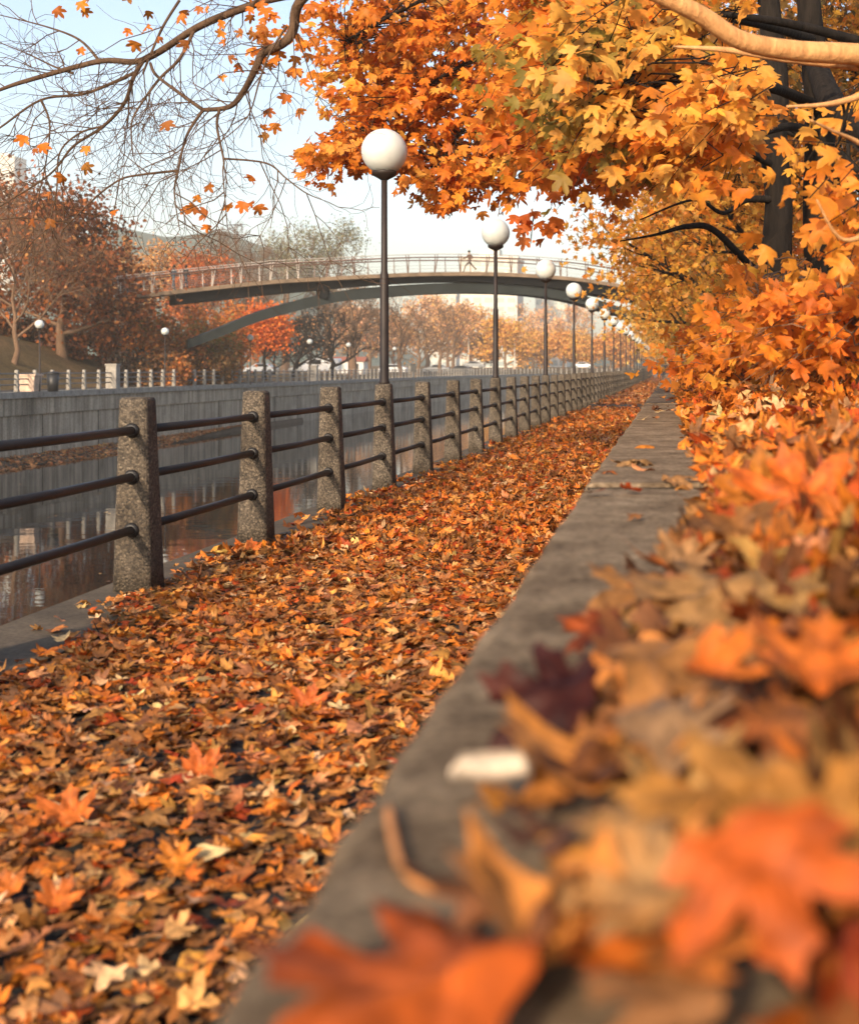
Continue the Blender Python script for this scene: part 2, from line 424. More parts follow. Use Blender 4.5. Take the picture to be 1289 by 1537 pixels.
for k in range(24):
    y = 30+k*7.1-60; mb.box(-.008, .03, y, y+.02, -5.5, -1.16); mb.box(-.108, -.08, y+2.6, y+2.62, -1.11, -.31)
mb.build('panel_joint', M['steel_dark'], wl)
# right bank terrain behind the low wall
bx = np.concatenate([np.arange(WR-.03, 3.2, .12), [3.6,4.2,5,6,8,10,14,20,30,60,200,600]])
by = np.concatenate([np.arange(-6, 14, .25), np.arange(14, 40, 1.0), np.arange(40, 400, 12.0), [500,900,1800]])
vs = [(x, y, float(bank_z(x, y))-.03) for y in by for x in bx]; n = len(bx)
fs = [(i*n+j, i*n+j+1, (i+1)*n+j+1, (i+1)*n+j) for i in range(len(by)-1) for j in range(n-1)]
mb = MB(); mb.add(vs, fs); tag(mb.build('bank', M['earth'], smooth=True), kind='structure')
# low concrete wall in cast lengths
wall = empty('retaining_wall', (0,0,0), 'low weathered grey concrete wall running from the camera along the leafy bank', 'wall')
edges = [-4.3, .05, 4.42, 8.75, 14.4, 19, 23.5, 28, 32.5, 37, 45, 60, 90, 130, 200]
for y0, y1 in zip(edges, edges[1:]):
    dz = random.uniform(-.006, .006); y1 -= .016
    seg = max(2, int((y1-y0)/.12)) if y1 < 20 else 2
    prof = [(WL,-.1),(WL,WT-.035),(WL+.004,WT-.018),(WL+.014,WT-.006),(WL+.032,WT),(WR-.02,WT),(WR,WT-.015),(WR,-.1)]
    rings = []
    for k in range(seg+1):
        y = y0+(y1-y0)*k/seg; e = RNG.normal(0, .0035, 2) if seg > 2 else (0,0)
        en = .012 if k in (0, seg) else 0
        rings.append([(x+(e[0] if 0 < i < 4 else 0)+(.006 if en and x < 0 else 0), y, z+dz+(e[1] if 1 < i < 4 else 0)-(en if 0 < i < 7 else 0)) for i, (x, z) in enumerate(prof)])
        if k == 0: rings.append([(x, y+.012, z+dz) for x, z in prof])
    mb = MB(); mb.loft(rings); mb.build('wall_segment', M['wall'], wall)
    mb = MB(); mb.box(WL+.012, WR-.005, y1-.004, y1+.020, 0, WT-.012); mb.build('joint_filler', M['steel_dark'], wall)
# hill far away
mb = MB(); vs, fs = [], []; nx, ny = 40, 10
for j in range(ny):
    for i in range(nx):
        u, v = i/(nx-1), j/(ny-1); x = -620+u*640; y = 640+v*260
        h = 66*math.exp(-((x+255)/85)**4)+34*math.exp(-((x+440)/130)**2)+4*math.exp(-((x+60)/120)**2)
        vs.append((x, y, 2+h*math.sin(math.pi*min(1, v*1.0))*(1+.05*math.sin(i*1.7)+.04*math.sin(i*3.1+j))))
for j in range(ny-1):
    for i in range(nx-1): a = j*nx+i; fs.append((a, a+1, a+nx+1, a+nx))
mb.add(vs, fs); tag(mb.build('hill', M['hill'], smooth=True), kind='structure')

# ================================================================== NEAR RAILING
fence = empty('canal_railing', (0,0,0), 'long near railing of rough tapered concrete posts and three black pipe rails', 'railing')
def post_mesh(wt=.155, wb=.215, h=1.05, seg=4):
    def ring(w, z, r):
        hw = w/2; out = []
        for cx, cy, a0 in ((hw-r,hw-r,0),(-hw+r,hw-r,90),(-hw+r,-hw+r,180),(hw-r,-hw+r,270)):
            for k in range(seg): a = R(a0+90*k/(seg-1)); out.append((cx+r*math.cos(a), cy+r*math.sin(a), z))
        return out
    mb = MB(); rings = []
    for i in range(8):
        t = i/7; rings.append(ring(wb+(wt-wb)*t, t*(h-.02), .026))
    rings += [ring(wt-.012, h-.006, .026), ring(wt-.04, h, .026)]
    mb.loft(rings); return mb.mesh('post', True)
PM = post_mesh(); PM.materials.append(M['agg'])
RZ = (.335, .62, .87)
sk = MB()
sk.lathe([(.026,0),(.036,.004),(.041,.02),(.040,.035),(.030,.042)], 14)
sock = sk.mesh('rail_socket', True); sock.materials.append(M['rail'])
NPOST = 86
stuff_rail = MB()
for i in range(-4, NPOST):
    y = POST0+STEP*i; x = fx(y)
    p = bpy.data.objects.new('post', PM); COL.objects.link(p); p.parent = fence; p.location = (x, y, .012)
    p.rotation_euler = (R(random.uniform(-.5,.5)), R(random.uniform(-.5,.5)), random.choice((0,1,2,3))*R(90)+R(random.uniform(-1.5,1.5)))
    if i < 12:
        rr = p.rotation_euler.z
        for z in RZ:
            half = (.215+(.155-.215)*z/1.05)/2
            for sgn in (-1, 1):
                s = bpy.data.objects.new('rail_socket', sock); COL.objects.link(s); s.parent = p
                rot = Matrix.Rotation(-rr, 4, 'Z')@Matrix.Translation((0, sgn*(half+.026), z))@Matrix.Rotation(R(90)*sgn, 4, 'X')
                s.matrix_local = rot
    if i < NPOST-1:
        y2 = y+STEP; x2 = fx(y2)
        for z in RZ:
            h = (.215+(.155-.215)*z/1.05)/2-.02
            a, b = (x, y+h, z+.012), (x2, y2-h, z+.012)
            if i < 29:
                mb = MB(); m_ = [(a[k]+b[k])/2 for k in range(3)]; m_[2] -= random.uniform(0,.006)
                mb.tube([a, m_, b], .024, 12); mb.build('rail', M['rail'], fence, True)
            else: stuff_rail.tube([a, b], .024, 5)
o = stuff_rail.build('rail', M['rail'], fence); o['kind'] = 'stuff'
# ------------------------------------------------------------------ globe lamps
def make_lamp(base_z, head_z, mesh_parts=None):
    """origin at pole foot"""
    H = head_z-base_z; r = .225
    out = {}
    mb = MB(); mb.lathe([(.054,0),(.054,.02),(.046,.03),(.043,H*.47),(.038,H*.475),(.032,H*.485),(.030,H-r-.03)], 16); out['pole'] = mb.mesh('pole', True)
    mb = MB(); mb.lathe([(.036,H-r-.06),(.05,H-r-.05),(.115,H-r-.015),(.125,H-r+.01),(.125,H-r+.028),(.10,H-r+.03)], 20); out['globe_fitter'] = mb.mesh('globe_fitter', True)
    mb = MB(); mb.lathe([(max(.004, r*math.sin(t)), H-r*math.cos(t)) for t in np.linspace(.03, math.pi-.001, 20)], 32); out['globe'] = mb.mesh('globe', True)
    out['pole'].materials.append(M['lamp_metal']); out['globe_fitter'].materials.append(M['lamp_metal']); out['globe'].materials.append(M['globe'])
    return out
LM = make_lamp(1.06, HC+2.15)
def lamp(loc, label, group, LMX):
    t = empty('street_lamp', loc, label, 'street lamp', group)
    for k, me in LMX.items():
        o = bpy.data.objects.new(k, me); COL.objects.link(o); o.parent = t
    return t
ORD = ['first','second','third','fourth','fifth','sixth','seventh','eighth','ninth','tenth','eleventh','twelfth']
for k in range(21):
    y = POST0+STEP*(3+4*k)
    if k == 0: lb = 'tall white globe lamp on the near railing, largest and closest of its row'
    elif k == 1: lb = 'white globe lamp on the near railing, second closest, an orange leaf sprig beside it'
    elif k < 10: lb = 'white globe lamp on a brown pole, %s closest of the near railing row' % ORD[k]
    else: lb = 'tiny white globe lamp crowded at the vanishing far end of the near railing'
    lamp((fx(y), y, 1.06), lb, 'globe lamps along the near railing', LM)
LF = make_lamp(0.03, 3.45)
for (px, y, lb) in ((60, 72, 'globe lamp on the far promenade in front of the dry grassy slope'),
                    (248, 86, 'globe lamp on the far promenade in front of the rust orange bushes'),
                    (376, 104, 'globe lamp on the far promenade before the bright orange tree, under the arch'),
                    (465, 120, 'globe lamp on the far promenade between two dark bare trees'),
                    (523, 137, 'globe lamp on the far promenade in front of a thick grey trunk'),
                    (592, 165, 'small globe lamp on the far promenade just right of the nearest lamp pole')):
    lamp(((px-VX)*y/F, y, .0), lb, 'globe lamps along the far promenade', LF)
# ------------------------------------------------------------------ far railing
ff = empty('canal_railing', (0,0,0), 'pale grey concrete railing with dark rails along the far canal bank', 'railing')
fpm = post_mesh(.16, .22, 1.08, 2); fpm.materials.append(M['far_post'])
pier = MB(); pier.loft([[(-.3,-.3,0),(.3,-.3,0),(.3,.3,0),(-.3,.3,0)],[(-.3,-.3,1.32),(.3,-.3,1.32),(.3,.3,1.32),(-.3,.3,1.32)]]); pier.box(-.34,.34,-.34,.34,1.32,1.42)
prm = pier.mesh('pier'); prm.materials.append(M['far_post'])
lineF = offset_line(FAR, .16)
cum = [0]
for a, b in zip(lineF, lineF[1:]): cum.append(cum[-1]+math.dist(a, b))
def on_far(s):
    return (float(np.interp(s, cum, [p[0] for p in lineF])), float(np.interp(s, cum, [p[1] for p in lineF])))
s = 60-(-40); idx = 0; prev = None; nrail = 0; rstuff = MB(); pstuff = MB()
while s < cum[-1]-70:
    x, y = on_far(s)
    ispier = idx in (11, 34, 58)
    if y < 205:
        p = bpy.data.objects.new('pier' if ispier else 'post', prm if ispier else fpm); COL.objects.link(p); p.parent = ff; p.location = (x, y, .03)
    else: pstuff.box(x-.12, x+.12, y-.12, y+.12, .03, 1.1)
    if prev is not None:
        for z in (.38,.66,.93):
            mb = MB() if nrail < 99 else rstuff
            mb.tube([(*prev, z), (x, y, z)], .035, 5)
            if nrail < 99: mb.build('rail', M['far_rail'], ff); nrail += 1
    prev = (x, y); idx += 1; s += 2.02
o = rstuff.build('rail', M['far_rail'], ff); o['kind'] = 'stuff'
o = pstuff.build('post', M['far_post'], ff); o['kind'] = 'stuff'
# ================================================================== FOOTBRIDGE
def catmull(pts, n=24):
    pts = np.asarray(pts, float); out = []
    for i in range(len(pts)-1):
        p0, p1, p2, p3 = pts[max(i-1,0)], pts[i], pts[i+1], pts[min(i+2,len(pts)-1)]
        for t in np.linspace(0, 1, n, endpoint=False):
            out.append(.5*((2*p1)+(-p0+p2)*t+(2*p0-5*p1+4*p2-p3)*t*t+(-p0+3*p1-3*p2+p3)*t**3))
    out.append(pts[-1]); return np.array(out)
def by_depth(px): return 98+(px-265)/(930-265)*16                   # the bridge runs slightly away from us
deck = catmull([P(px, py, by_depth(px)) for px, py in ((170,446),(265,435),(400,421),(490,415.5),(575,411),(650,408.5),(750,409),(850,415),(910,423),(985,436))], 6)
arch = catmull([P(px, py, by_depth(px)+.9) for px, py in ((283,510),(330,492),(400,464),(500,438.5),(575,430),(650,425.5),(720,425),(800,430),(880,445),(985,480))], 6)
br = empty('footbridge', (-17,105,0), 'slender arched footbridge with dark steel arch and pale railings crossing the canal', 'bridge')
BO = np.array((-17,105,0.))
tdir = unit(deck[-1]-deck[0]); side = np.array((-tdir[1], tdir[0], 0.)); side /= np.linalg.norm(side)      # away from camera
def sweep(line, prof, name, mat, smooth=False):
    mb = MB(); mb.loft([[p-BO+side*o+np.array((0,0,z)) for o, z in prof] for p in line]); return mb.build(name, mat, br, smooth)
W = 3.6
sweep(deck, [(0,-.28),(0,0),(W,0),(W,-.28)], 'deck', M['fascia'])
i0 = int(np.argmin(np.abs(deck[:,0]-P(268,0,98)[0])))
gd = deck[i0:]
gl = [p for p in gd]
mb = MB(); rings = []
for k, p in enumerate(gl):
    px = VX+p[0]*F/p[1]
    th = np.interp(px, [268,300,430,575,690,800,900,985], [.70,.74,.70,.46,.38,.55,.74,.8])
    rings.append([p-BO+side*o+np.array((0,0,z)) for o, z in ((.45,-.29),(W-.45,-.29),(W-.7,-.29-th),(.55,-.29-th))])
mb.loft(rings); mb.build('girder', M['steel_dark'], br)
mb = MB(); rings = []
for p in arch:
    px = VX+p[0]*F/p[1]; th = np.interp(px, [283,400,575,690,985], [.62,.74,.82,.78,.62])
    rings.append([p-BO+side*o+np.array((0,0,z)) for o, z in ((0,-th),(0,0),(1.8,0),(1.8,-th))])
mb.loft(rings); mb.build('arch_rib', M['steel'], br)
for px in (488, 877):
    d_ = min(deck, key=lambda p: abs(VX+p[0]*F/p[1]-px)); a_ = min(arch, key=lambda p: abs(VX+p[0]*F/p[1]-px))
    mb = MB(); c = d_-BO+side*1.0; mb.box(c[0]-.4, c[0]+.4, c[1]-.3, c[1]+.5, a_[2]-.3, d_[2]-.9); mb.build('strut', M['steel_dark'], br)
for o_, nm in ((.12, 'near'), (W-.12, 'far')):
    sgn = -1 if nm == 'near' else 1
    rail = [p-BO+side*(o_+sgn*.18)+np.array((0,0,1.12)) for p in deck]
    mb = MB(); mb.tube(rail, .055, 6); mb.build('handrail', M['rail_tan'], br)
    up = [p-BO+side*(o_+sgn*.05)+np.array((0,0,1.36)) for p in deck]
    mb = MB(); mb.tube(up, .03, 5); mb.build('top_rail', M['rail_pale'], br)
    mb = MB()
    for zz in (.25,.5,.75): mb.tube([p-BO+side*(o_+sgn*.02+sgn*.14*zz)+np.array((0,0,zz)) for p in deck], .008, 4)
    mb.build('infill_wires', M['rail_pale'], br)
    seg = np.concatenate([[0], np.cumsum(np.linalg.norm(np.diff(deck, axis=0), axis=1))])
    for k, sx in enumerate(np.arange(.5, seg[-1], 2.05)):
        p = np.array([np.interp(sx, seg, deck[:,c]) for c in range(3)])-BO
        mb = MB(); lean = (.10 if k % 2 else -.10)
        for d in ((0, lean) if nm == 'near' else (0,)):
            mb.tube([p+side*o_+tdir*d*.3+np.array((0,0,.0)), p+side*(o_+sgn*.16)+tdir*d*2+np.array((0,0,1.14)), p+side*(o_+sgn*.05)+tdir*d*2+np.array((0,0,1.36))], [.05,.035,.025], 5)
        mb.build('baluster', M['rail_pale'] if p[0]+BO[0] < -25.5 else M['rail_tan'], br)
# ================================================================== TREES
def bend_path(p, d, L, n, wob, droop, rg):
    p = np.array(p, float); d = unit(np.array(d, float)); pts = [p.copy()]
    for i in range(n):
        d = unit(d+rg.normal(0, wob, 3)+np.array((0,0,droop))); p = p+d*L/n; pts.append(p.copy())
    return pts, d
def grow(mb, p, d, L, r, lev, rg, kids=5, wob=.16, droop=.02, spread=.75, tips=None, sides=5, minr=.004, shrink=.62):
    n = 5 if lev > 1 else 4
    pts, de = bend_path(p, d, L, n, wob, droop, rg)
    rad = [max(minr, r*(1-.65*i/n)) for i in range(n+1)]
    mb.tube(pts, rad, sides if lev > 0 else 3, cap=False)
    if tips is not None and lev <= 1: tips.extend(pts[2:])
    if lev == 0: return
    for k in range(kids):
        t = .3+.7*(k+rg.uniform(.2,.9))/kids; f = t*n; i = min(n-1, int(f)); q = pts[i]+(pts[i+1]-pts[i])*(f-i)
        axis = unit(pts[i+1]-pts[i]); s = unit(np.cross(axis, rg.normal(0,1,3)))
        dd = unit(axis*(1-spread*.5)+s*spread+np.array((0,0,.12)))
        grow(mb, q, dd, L*shrink*rg.uniform(.7,1.15)*(1.1-.35*t), rad[i]*.58, lev-1, rg, kids, wob, droop, spread, tips, sides, minr, shrink)
def tree(name, base, H, label, cat='tree', group=None, seed=1, bole=.25, rad=None, lean=(0,0), limbs=6, kids=5, lev=2, spread=.75, mat='bark_grey',
         leaf=None, nleaf=0, lsize=.2, lmat='far_leaf', clump=.9, up=.75, minr=.012, lod=4, limb_len=.45, sides=5, crown_r=None):
    rg = np.random.default_rng(seed); rad = rad or H*.028
    t = empty(name, tuple(base), label, cat, group); tips = []
    top = np.array((lean[0]*H, lean[1]*H, H*.72))
    pts = [np.array((0,0,-.3))]+[top*f+rg.normal(0, .012*H, 3)*np.array((1,1,0)) for f in np.linspace(.12, 1, 7)]
    rads = [rad*1.35]+[rad*(1-.82*f) for f in np.linspace(.0, 1, 7)]
    mb = MB(); mb.tube(pts, rads, 9, cap=False); mb.build('trunk', M[mat], t, True)
    for k in range(limbs):
        f = bole+(1-bole)*(k+.3)/limbs; zf = f*7; i = min(6, int(zf)); q = pts[i]+(pts[i+1]-pts[i])*(zf-i)
        a = k*2.4+rg.uniform(0, .8); e = up+.5*f
        d = np.array((math.cos(a), math.sin(a), e)); mb = MB()
        L = H*limb_len*(1.15-.55*f)*rg.uniform(.85, 1.15)
        grow(mb, q, d, L, rads[i]*.6, lev, rg, kids, .14, .015, spread, tips, sides, minr)
        mb.build('limb', M[mat], t, True)
    if nleaf:
        tips = np.array(tips)
        c = tips[rg.integers(0, len(tips), nleaf)]+rg.normal(0, clump, (nleaf,3))*np.array((1,1,.75))
        col = palette(nleaf, leaf)
        nr = unit(rg.normal(0, 1, (nleaf,3))+np.array((.3,-.5,.5)))
        V, T, C = leaves_data(c, lsize*rg.uniform(.6,1.3,nleaf), rand_dir(nleaf), nr, col, lod, .4)
        link('crown', fast_mesh('crown', V, T, C), M[lmat], t)
    return t
def wx(px, y): return (px-VX)*y/F
def far_tree(px, y, top, label, name='bare_tree', base_z=None, **kw):
    x = wx(px, y); z = base_z if base_z is not None else (far_z(x, y) if x < -36.2 else .0)
    H = HC-(top-VY)*y/F-z
    kw.setdefault('seed', abs(int(px*7+y))+1); kw.setdefault('minr', y*.00011)
    return tree(name, (x, y, z-.1), H, label, **kw)
G_B = 'trees along the far bank'
# left bank: brown oak, bare brush, conifer, bushes
far_tree(95, 96, 286, 'broad rust brown tree towering at the left over the grassy slope', 'oak_tree', group=G_B, leaf=[(.22,.06,.015), RUST, (.13,.045,.015), (.36,.12,.03), (.09,.035,.015)], nleaf=9000, lsize=.30, clump=1.0, limbs=12, bole=.2, up=.3, limb_len=.46, mat='bark_grey')
far_tree(20, 86, 300, 'pale brown leafless tangle of branches at the left frame edge', group=G_B, limbs=12, bole=.22, up=.6, kids=6, lev=3, limb_len=.48, mat='bark_grey', leaf=[TAN, RUST], nleaf=500, lsize=.22, rad=.16)
far_tree(-25, 100, 265, 'tall brown leafed tree cut by the left frame edge', 'oak_tree', group=G_B, leaf=[RUST, BROWN, (.12,.05,.025)], nleaf=4500, lsize=.3, clump=1.0, limbs=9, bole=.15)
far_tree(150, 108, 345, 'rounded copper orange tree just left of the bridge end', 'oak_tree', group=G_B, leaf=[RUST, (.45,.16,.04), BROWN], nleaf=5000, lsize=.28, clump=.9, limbs=10, bole=.06, up=.3)
def conifer(px, y, top, label, base_z):
    x = wx(px, y); H = HC-(top-VY)*y/F-base_z; rg = np.random.default_rng(5)
    t = empty('larch_tree', (x, y, base_z), label, 'tree', G_B)
    mb = MB(); mb.tube([(0,0,-.3),(0,0,H*.5),(0,0,H)], [.16,.1,.02], 7); mb.build('trunk', M['bark_grey'], t)
    cs = []; mb = MB()
    for k in range(90):
        f = rg.uniform(.1, .98); a = rg.uniform(0, 6.3); L = (1-f)*H*.27+.15
        q = np.array((math.cos(a), math.sin(a), -.15))*L+np.array((0,0,f*H)); mb.tube([(0,0,f*H), q], [.035,.012], 3)
        for j in range(12): cs.append(np.array((0,0,f*H))+(q-np.array((0,0,f*H)))*rg.uniform(.25,1)+rg.normal(0,.12,3))
    mb.build('limb', M['bark_grey'], t); cs = np.array(cs); n = len(cs)
    V, T, C = leaves_data(cs, rg.uniform(.25,.45,n), rand_dir(n), rand_dir(n), palette(n, [(.35,.17,.06),(.45,.22,.07),(.22,.11,.04)]), 4, .3)
    link('crown', fast_mesh('crown', V, T, C), M['far_leaf'], t)
conifer(190, 150, 352, 'pointed golden brown larch rising behind the left end of the bridge', 3.0)
far_tree(255, 165, 350, 'pale peach orange tree behind the left bridge railing', 'birch_tree', group=G_B, leaf=[(.62,.33,.13), (.55,.26,.08)], nleaf=2500, lsize=.35, clump=.8, limbs=8, up=1.2, base_z=2.0, limb_len=.35)
far_tree(222, 170, 372, 'small pale yellow brown tree between larch and peach tree', 'birch_tree', group=G_B, leaf=[(.55,.30,.12), (.42,.2,.07)], nleaf=1500, lsize=.33, limbs=7, up=1.1, base_z=2.0)
far_tree(305, 155, 366, 'dark orange red tree behind the two people on the bridge', 'maple_tree', group=G_B, leaf=[(.42,.10,.02), RUST, (.5,.14,.03)], nleaf=5000, lsize=.30, clump=1.0, limbs=10, bole=.3, base_z=1.0, limb_len=.36)
far_tree(345, 190, 335, 'bare pale tree whose fine twigs fade into the sky left of centre', group=G_B, limbs=9, up=1.3, kids=6, lev=3, base_z=1, mat='bark_grey', limb_len=.4)
far_tree(385, 210, 362, 'bare pale tree behind the bridge left of the grey green willow', group=G_B, limbs=9, up=1.2, kids=6, lev=3, base_z=1, mat='bark_grey', limb_len=.4)
far_tree(492, 235, 326, 'large grey green willow with open airy crown behind the bridge', 'willow_tree', group=G_B, leaf=[(.20,.20,.11), (.26,.24,.13), (.17,.16,.09)], nleaf=6500, lsize=.30, clump=1.0, limbs=11, bole=.5, up=.75, base_z=.5, limb_len=.42, mat='bark_grey', kids=5)
far_tree(428, 225, 352, 'smaller grey green willow left of the large one behind the bridge', 'willow_tree', group=G_B, leaf=[(.22,.21,.12), (.27,.24,.13)], nleaf=2600, lsize=.30, clump=.9, limbs=8, bole=.5, up=.8, base_z=.5, mat='bark_grey')
# bushes below the bridge end: a bank of them
def bush(px, y, top, wpx, cols, label, base=None, n=2600, ls=.22):
    x = wx(px, y); z = (far_z(x, y) if x < -36.2 else .0) if base is None else base; H = HC-(top-VY)*y/F-z; Wd = wpx*y/F/2
    rg = np.random.default_rng(int(px*3+y)); t = empty('bush', (x, y, z), label, 'bush', 'bushes on the far bank')
    mb = MB(); c = []
    for k in range(26):
        a = rg.uniform(0, 6.28); rr = rg.uniform(.1, 1)**.6
        tip = np.array((math.cos(a)*rr*Wd, math.sin(a)*rr*Wd*.8, H*(.35+.65*(1-rr*rr*.75))*rg.uniform(.75,1.08)))
        mid = tip*.5+rg.normal(0,.15,3); mid[2] = tip[2]*.6
        mb.tube([(rg.normal(0,.15), rg.normal(0,.15), -.1), mid, tip], [.035,.025,.01], 4, cap=False)
        for f in np.linspace(.15, 1, 7): c.append(mid*2*f if f < .5 else mid+(tip-mid)*(f-.5)*2)
    mb.build('stem', M['bark_grey'], t); c = np.array(c); c[:,2] = np.maximum(c[:,2], .1)
    q = c[rg.integers(0, len(c), n)]+rg.normal(0, .28, (n,3))*np.array((1.2,1.2,1)); q[:,2] = np.maximum(q[:,2], .03)
    V, T, C = leaves_data(q, ls*rg.uniform(.6,1.4,n), rand_dir(n), unit(rg.normal(0,1,(n,3))+np.array((.3,-.4,.6))), palette(n, cols), 4, .4)
    link('foliage', fast_mesh('foliage', V, T, C), M['far_leaf'], t)
CO, CB = (.50,.17,.035), (.26,.12,.04)
bush(195, 107, 442, 70, [CO, CO, RUST], 'bright copper bush directly below the left tip of the bridge deck', n=3000)
bush(235, 104, 452, 80, [CB, OLIVE, CO], 'olive brown bush under the bridge abutment', n=3000)
bush(215, 98, 490, 80, [CO, RUST, CB], 'orange bush above the dark shadowed shrub on the slope', n=3000)
bush(268, 101, 478, 70, [CO, CB, RUST], 'rust orange bush behind the second far globe lamp', n=3000)
bush(192, 95, 520, 60, [(.03,.022,.016), (.06,.03,.02)], 'dark nearly leafless shrub on the grass slope edge', n=1400)
bush(232, 94, 528, 60, [(.04,.028,.018), CB, (.1,.045,.02)], 'low dark brown shrub left of the second far globe lamp', n=1600)
bush(262, 94, 535, 50, [CO, CB], 'low orange bush at the foot of the slope by the far railing', n=1600)
bush(305, 106, 490, 70, [CB, (.3,.19,.06), OLIVE], 'mottled brown bush round the foot of the arch', n=3000)
bush(335, 108, 478, 55, [(.33,.24,.08), OLIVE, CO], 'yellow olive bush just right of the arch foot', n=2600)
bush(300, 101, 525, 55, [(.10,.05,.025), CB], 'dark brown bush below the arch foot', n=2000)
bush(330, 103, 520, 60, [CB, (.2,.12,.05)], 'dull brown bush left of the third far globe lamp', n=2200)
bush(300, 113, 440, 80, [(.5,.16,.03), CO], 'orange bush behind the arch below the dark girder', n=2600)
bush(345, 118, 455, 70, [(.52,.17,.03), (.6,.2,.04)], 'glowing orange bush behind the rising arch rib', n=2600)
bush(160, 102, 475, 80, [RUST, BROWN, (.16,.06,.03)], 'dark rust bush under the copper tree', n=2600)
bush(115, 98, 490, 110, [RUST, BROWN, (.12,.05,.03)], 'wide dark brown bush along the top of the slope', n=3000)
bush(60, 100, 480, 90, [BROWN, (.10,.05,.03)], 'brown bush on the slope top behind the first far globe lamp', n=2400)
bush(10, 98, 480, 90, [BROWN, (.09,.05,.03)], 'brown bush on the slope top at the left frame edge', n=2400)
far_tree(398, 132, 462, 'vivid orange red round maple under the bridge arch', 'maple_tree', group=G_B, leaf=[(.66,.15,.02), (.60,.12,.015), (.7,.2,.03)], nleaf=5500, lsize=.26, clump=.75, limbs=9, bole=.42, mat='bark_dark', limb_len=.42)
far_tree(362, 138, 470, 'orange maple half hidden behind the arch rib', 'maple_tree', group=G_B, leaf=[(.55,.17,.03), CO], nleaf=3000, lsize=.26, limbs=7, mat='bark_dark')
for px, y, top, lb, kw in (
    (440, 150, 470, 'dark leaning bare tree right of the vivid orange maple', dict(lean=(.22,0), limbs=10, kids=5, mat='bark_dark', bole=.18, rad=.26)),
    (497, 158, 448, 'dark bare spreading tree in the middle under the arch', dict(limbs=11, kids=5, mat='bark_dark', bole=.22, rad=.30, up=.55)),
    (528, 172, 418, 'tall bare tree with the thickest grey trunk under the arch', dict(limbs=9, kids=5, mat='bark_grey', bole=.32, rad=.55, up=1.0)),
    (601, 180, 438, 'bare forked grey tree just right of the nearest lamp pole', dict(limbs=8, kids=4, mat='bark_grey', bole=.3, rad=.30, up=1.1)),
    (465, 185, 468, 'dark bare background tree behind the middle far lamp', dict(limbs=9, kids=6, mat='bark_dark', bole=.25)),
    (412, 175, 488, 'low dark bare tree behind the orange maple trunk', dict(limbs=9, kids=6, mat='bark_dark', bole=.2)),
    (628, 210, 470, 'slim bare tree right of the forked grey tree', dict(limbs=8, kids=5, bole=.25, leaf=[(.5,.27,.12)], nleaf=400)),
    (661, 240, 455, 'slim bare tree before the hazy peach woods', dict(limbs=8, kids=4, bole=.3)),
    (682, 262, 450, 'bare tree with upswept limbs in the peach haze', dict(limbs=8, kids=4, bole=.3)),
    (555, 230, 455, 'hazy bare tree left of the nearest lamp pole', dict(limbs=8, kids=4, bole=.3)),
    (575, 260, 440, 'faint bare tree behind the nearest lamp pole', dict(limbs=8, kids=4, bole=.3))):
    kw.setdefault('lev', 3); kw.setdefault('leaf', [(.72,.36,.15), (.62,.28,.09)]); kw.setdefault('nleaf', 320 if y > 200 else 150); far_tree(px, y, top, lb, group=G_B, **kw)  # sparse peach leaves put the warm hazy glow into the bare crowns
PE, PO = (.74,.43,.22), (.70,.36,.10)
for px, y, top, lb, cols, nl in (
    (535, 300, 452, 'peach coloured tree far behind the thick grey trunk', [PE, (.5,.25,.11)], 1600),
    (590, 310, 470, 'low golden tree far behind the forked tree', [PO, PE], 1600),
    (640, 330, 430, 'tall pale peach tree in the far haze', [PE], 1500),
    (672, 320, 462, 'peach orange tree in front of the pale tower', [PE, PO], 1700),
    (705, 340, 452, 'pale golden tree at the foot of the pale tower', [PE, PO], 1600),
    (725, 330, 505, 'small dark golden tree left of the second lamp pole', [(.36,.17,.04)], 1200),
    (758, 318, 472, 'yellow orange tree just right of the second lamp pole', [(.66,.34,.05), PO], 2200),
    (800, 345, 498, 'golden tree between second and third lamp poles', [PO, (.66,.34,.06)], 2000),
    (845, 335, 495, 'orange gold tree right of the third lamp pole', [PO, (.62,.28,.05)], 2200),
    (878, 330, 505, 'golden tree behind the white car by the fourth lamp', [PO, (.66,.36,.07)], 2200),
    (915, 322, 500, 'amber tree behind the crowded far lamps', [PO, (.55,.22,.04)], 2200),
    (950, 340, 498, 'amber tree at the end of the lamp row', [PO, (.6,.25,.04)], 2000),
    (985, 338, 505, 'golden tree seen over the very end of the near railing', [PO, (.72,.42,.12)], 2200),
    (1008, 345, 500, 'pale gold tree exactly behind the vanishing end of the path', [PO, (.74,.46,.14)], 2200),
    (820, 420, 462, 'hazy peach tree before the pale apartment slab', [PE], 1500),
    (868, 430, 455, 'hazy peach tree right of the pale apartment slab', [PE], 1500),
    (780, 430, 450, 'faint peach tree between the tower and the slab', [PE], 1500)):
    x = wx(px, y); z = far_z(x, y)+.004*max(0, y-240) if y < 320 and x < -36 else 1.0
    far_tree(px, y, top, lb, 'autumn_tree', base_z=z, group='golden trees beyond the canal bend', leaf=cols, nleaf=int(nl*1.6), lsize=.6, clump=1.1, limbs=7, bole=.15, up=.7, limb_len=.40, mat='bark_grey')

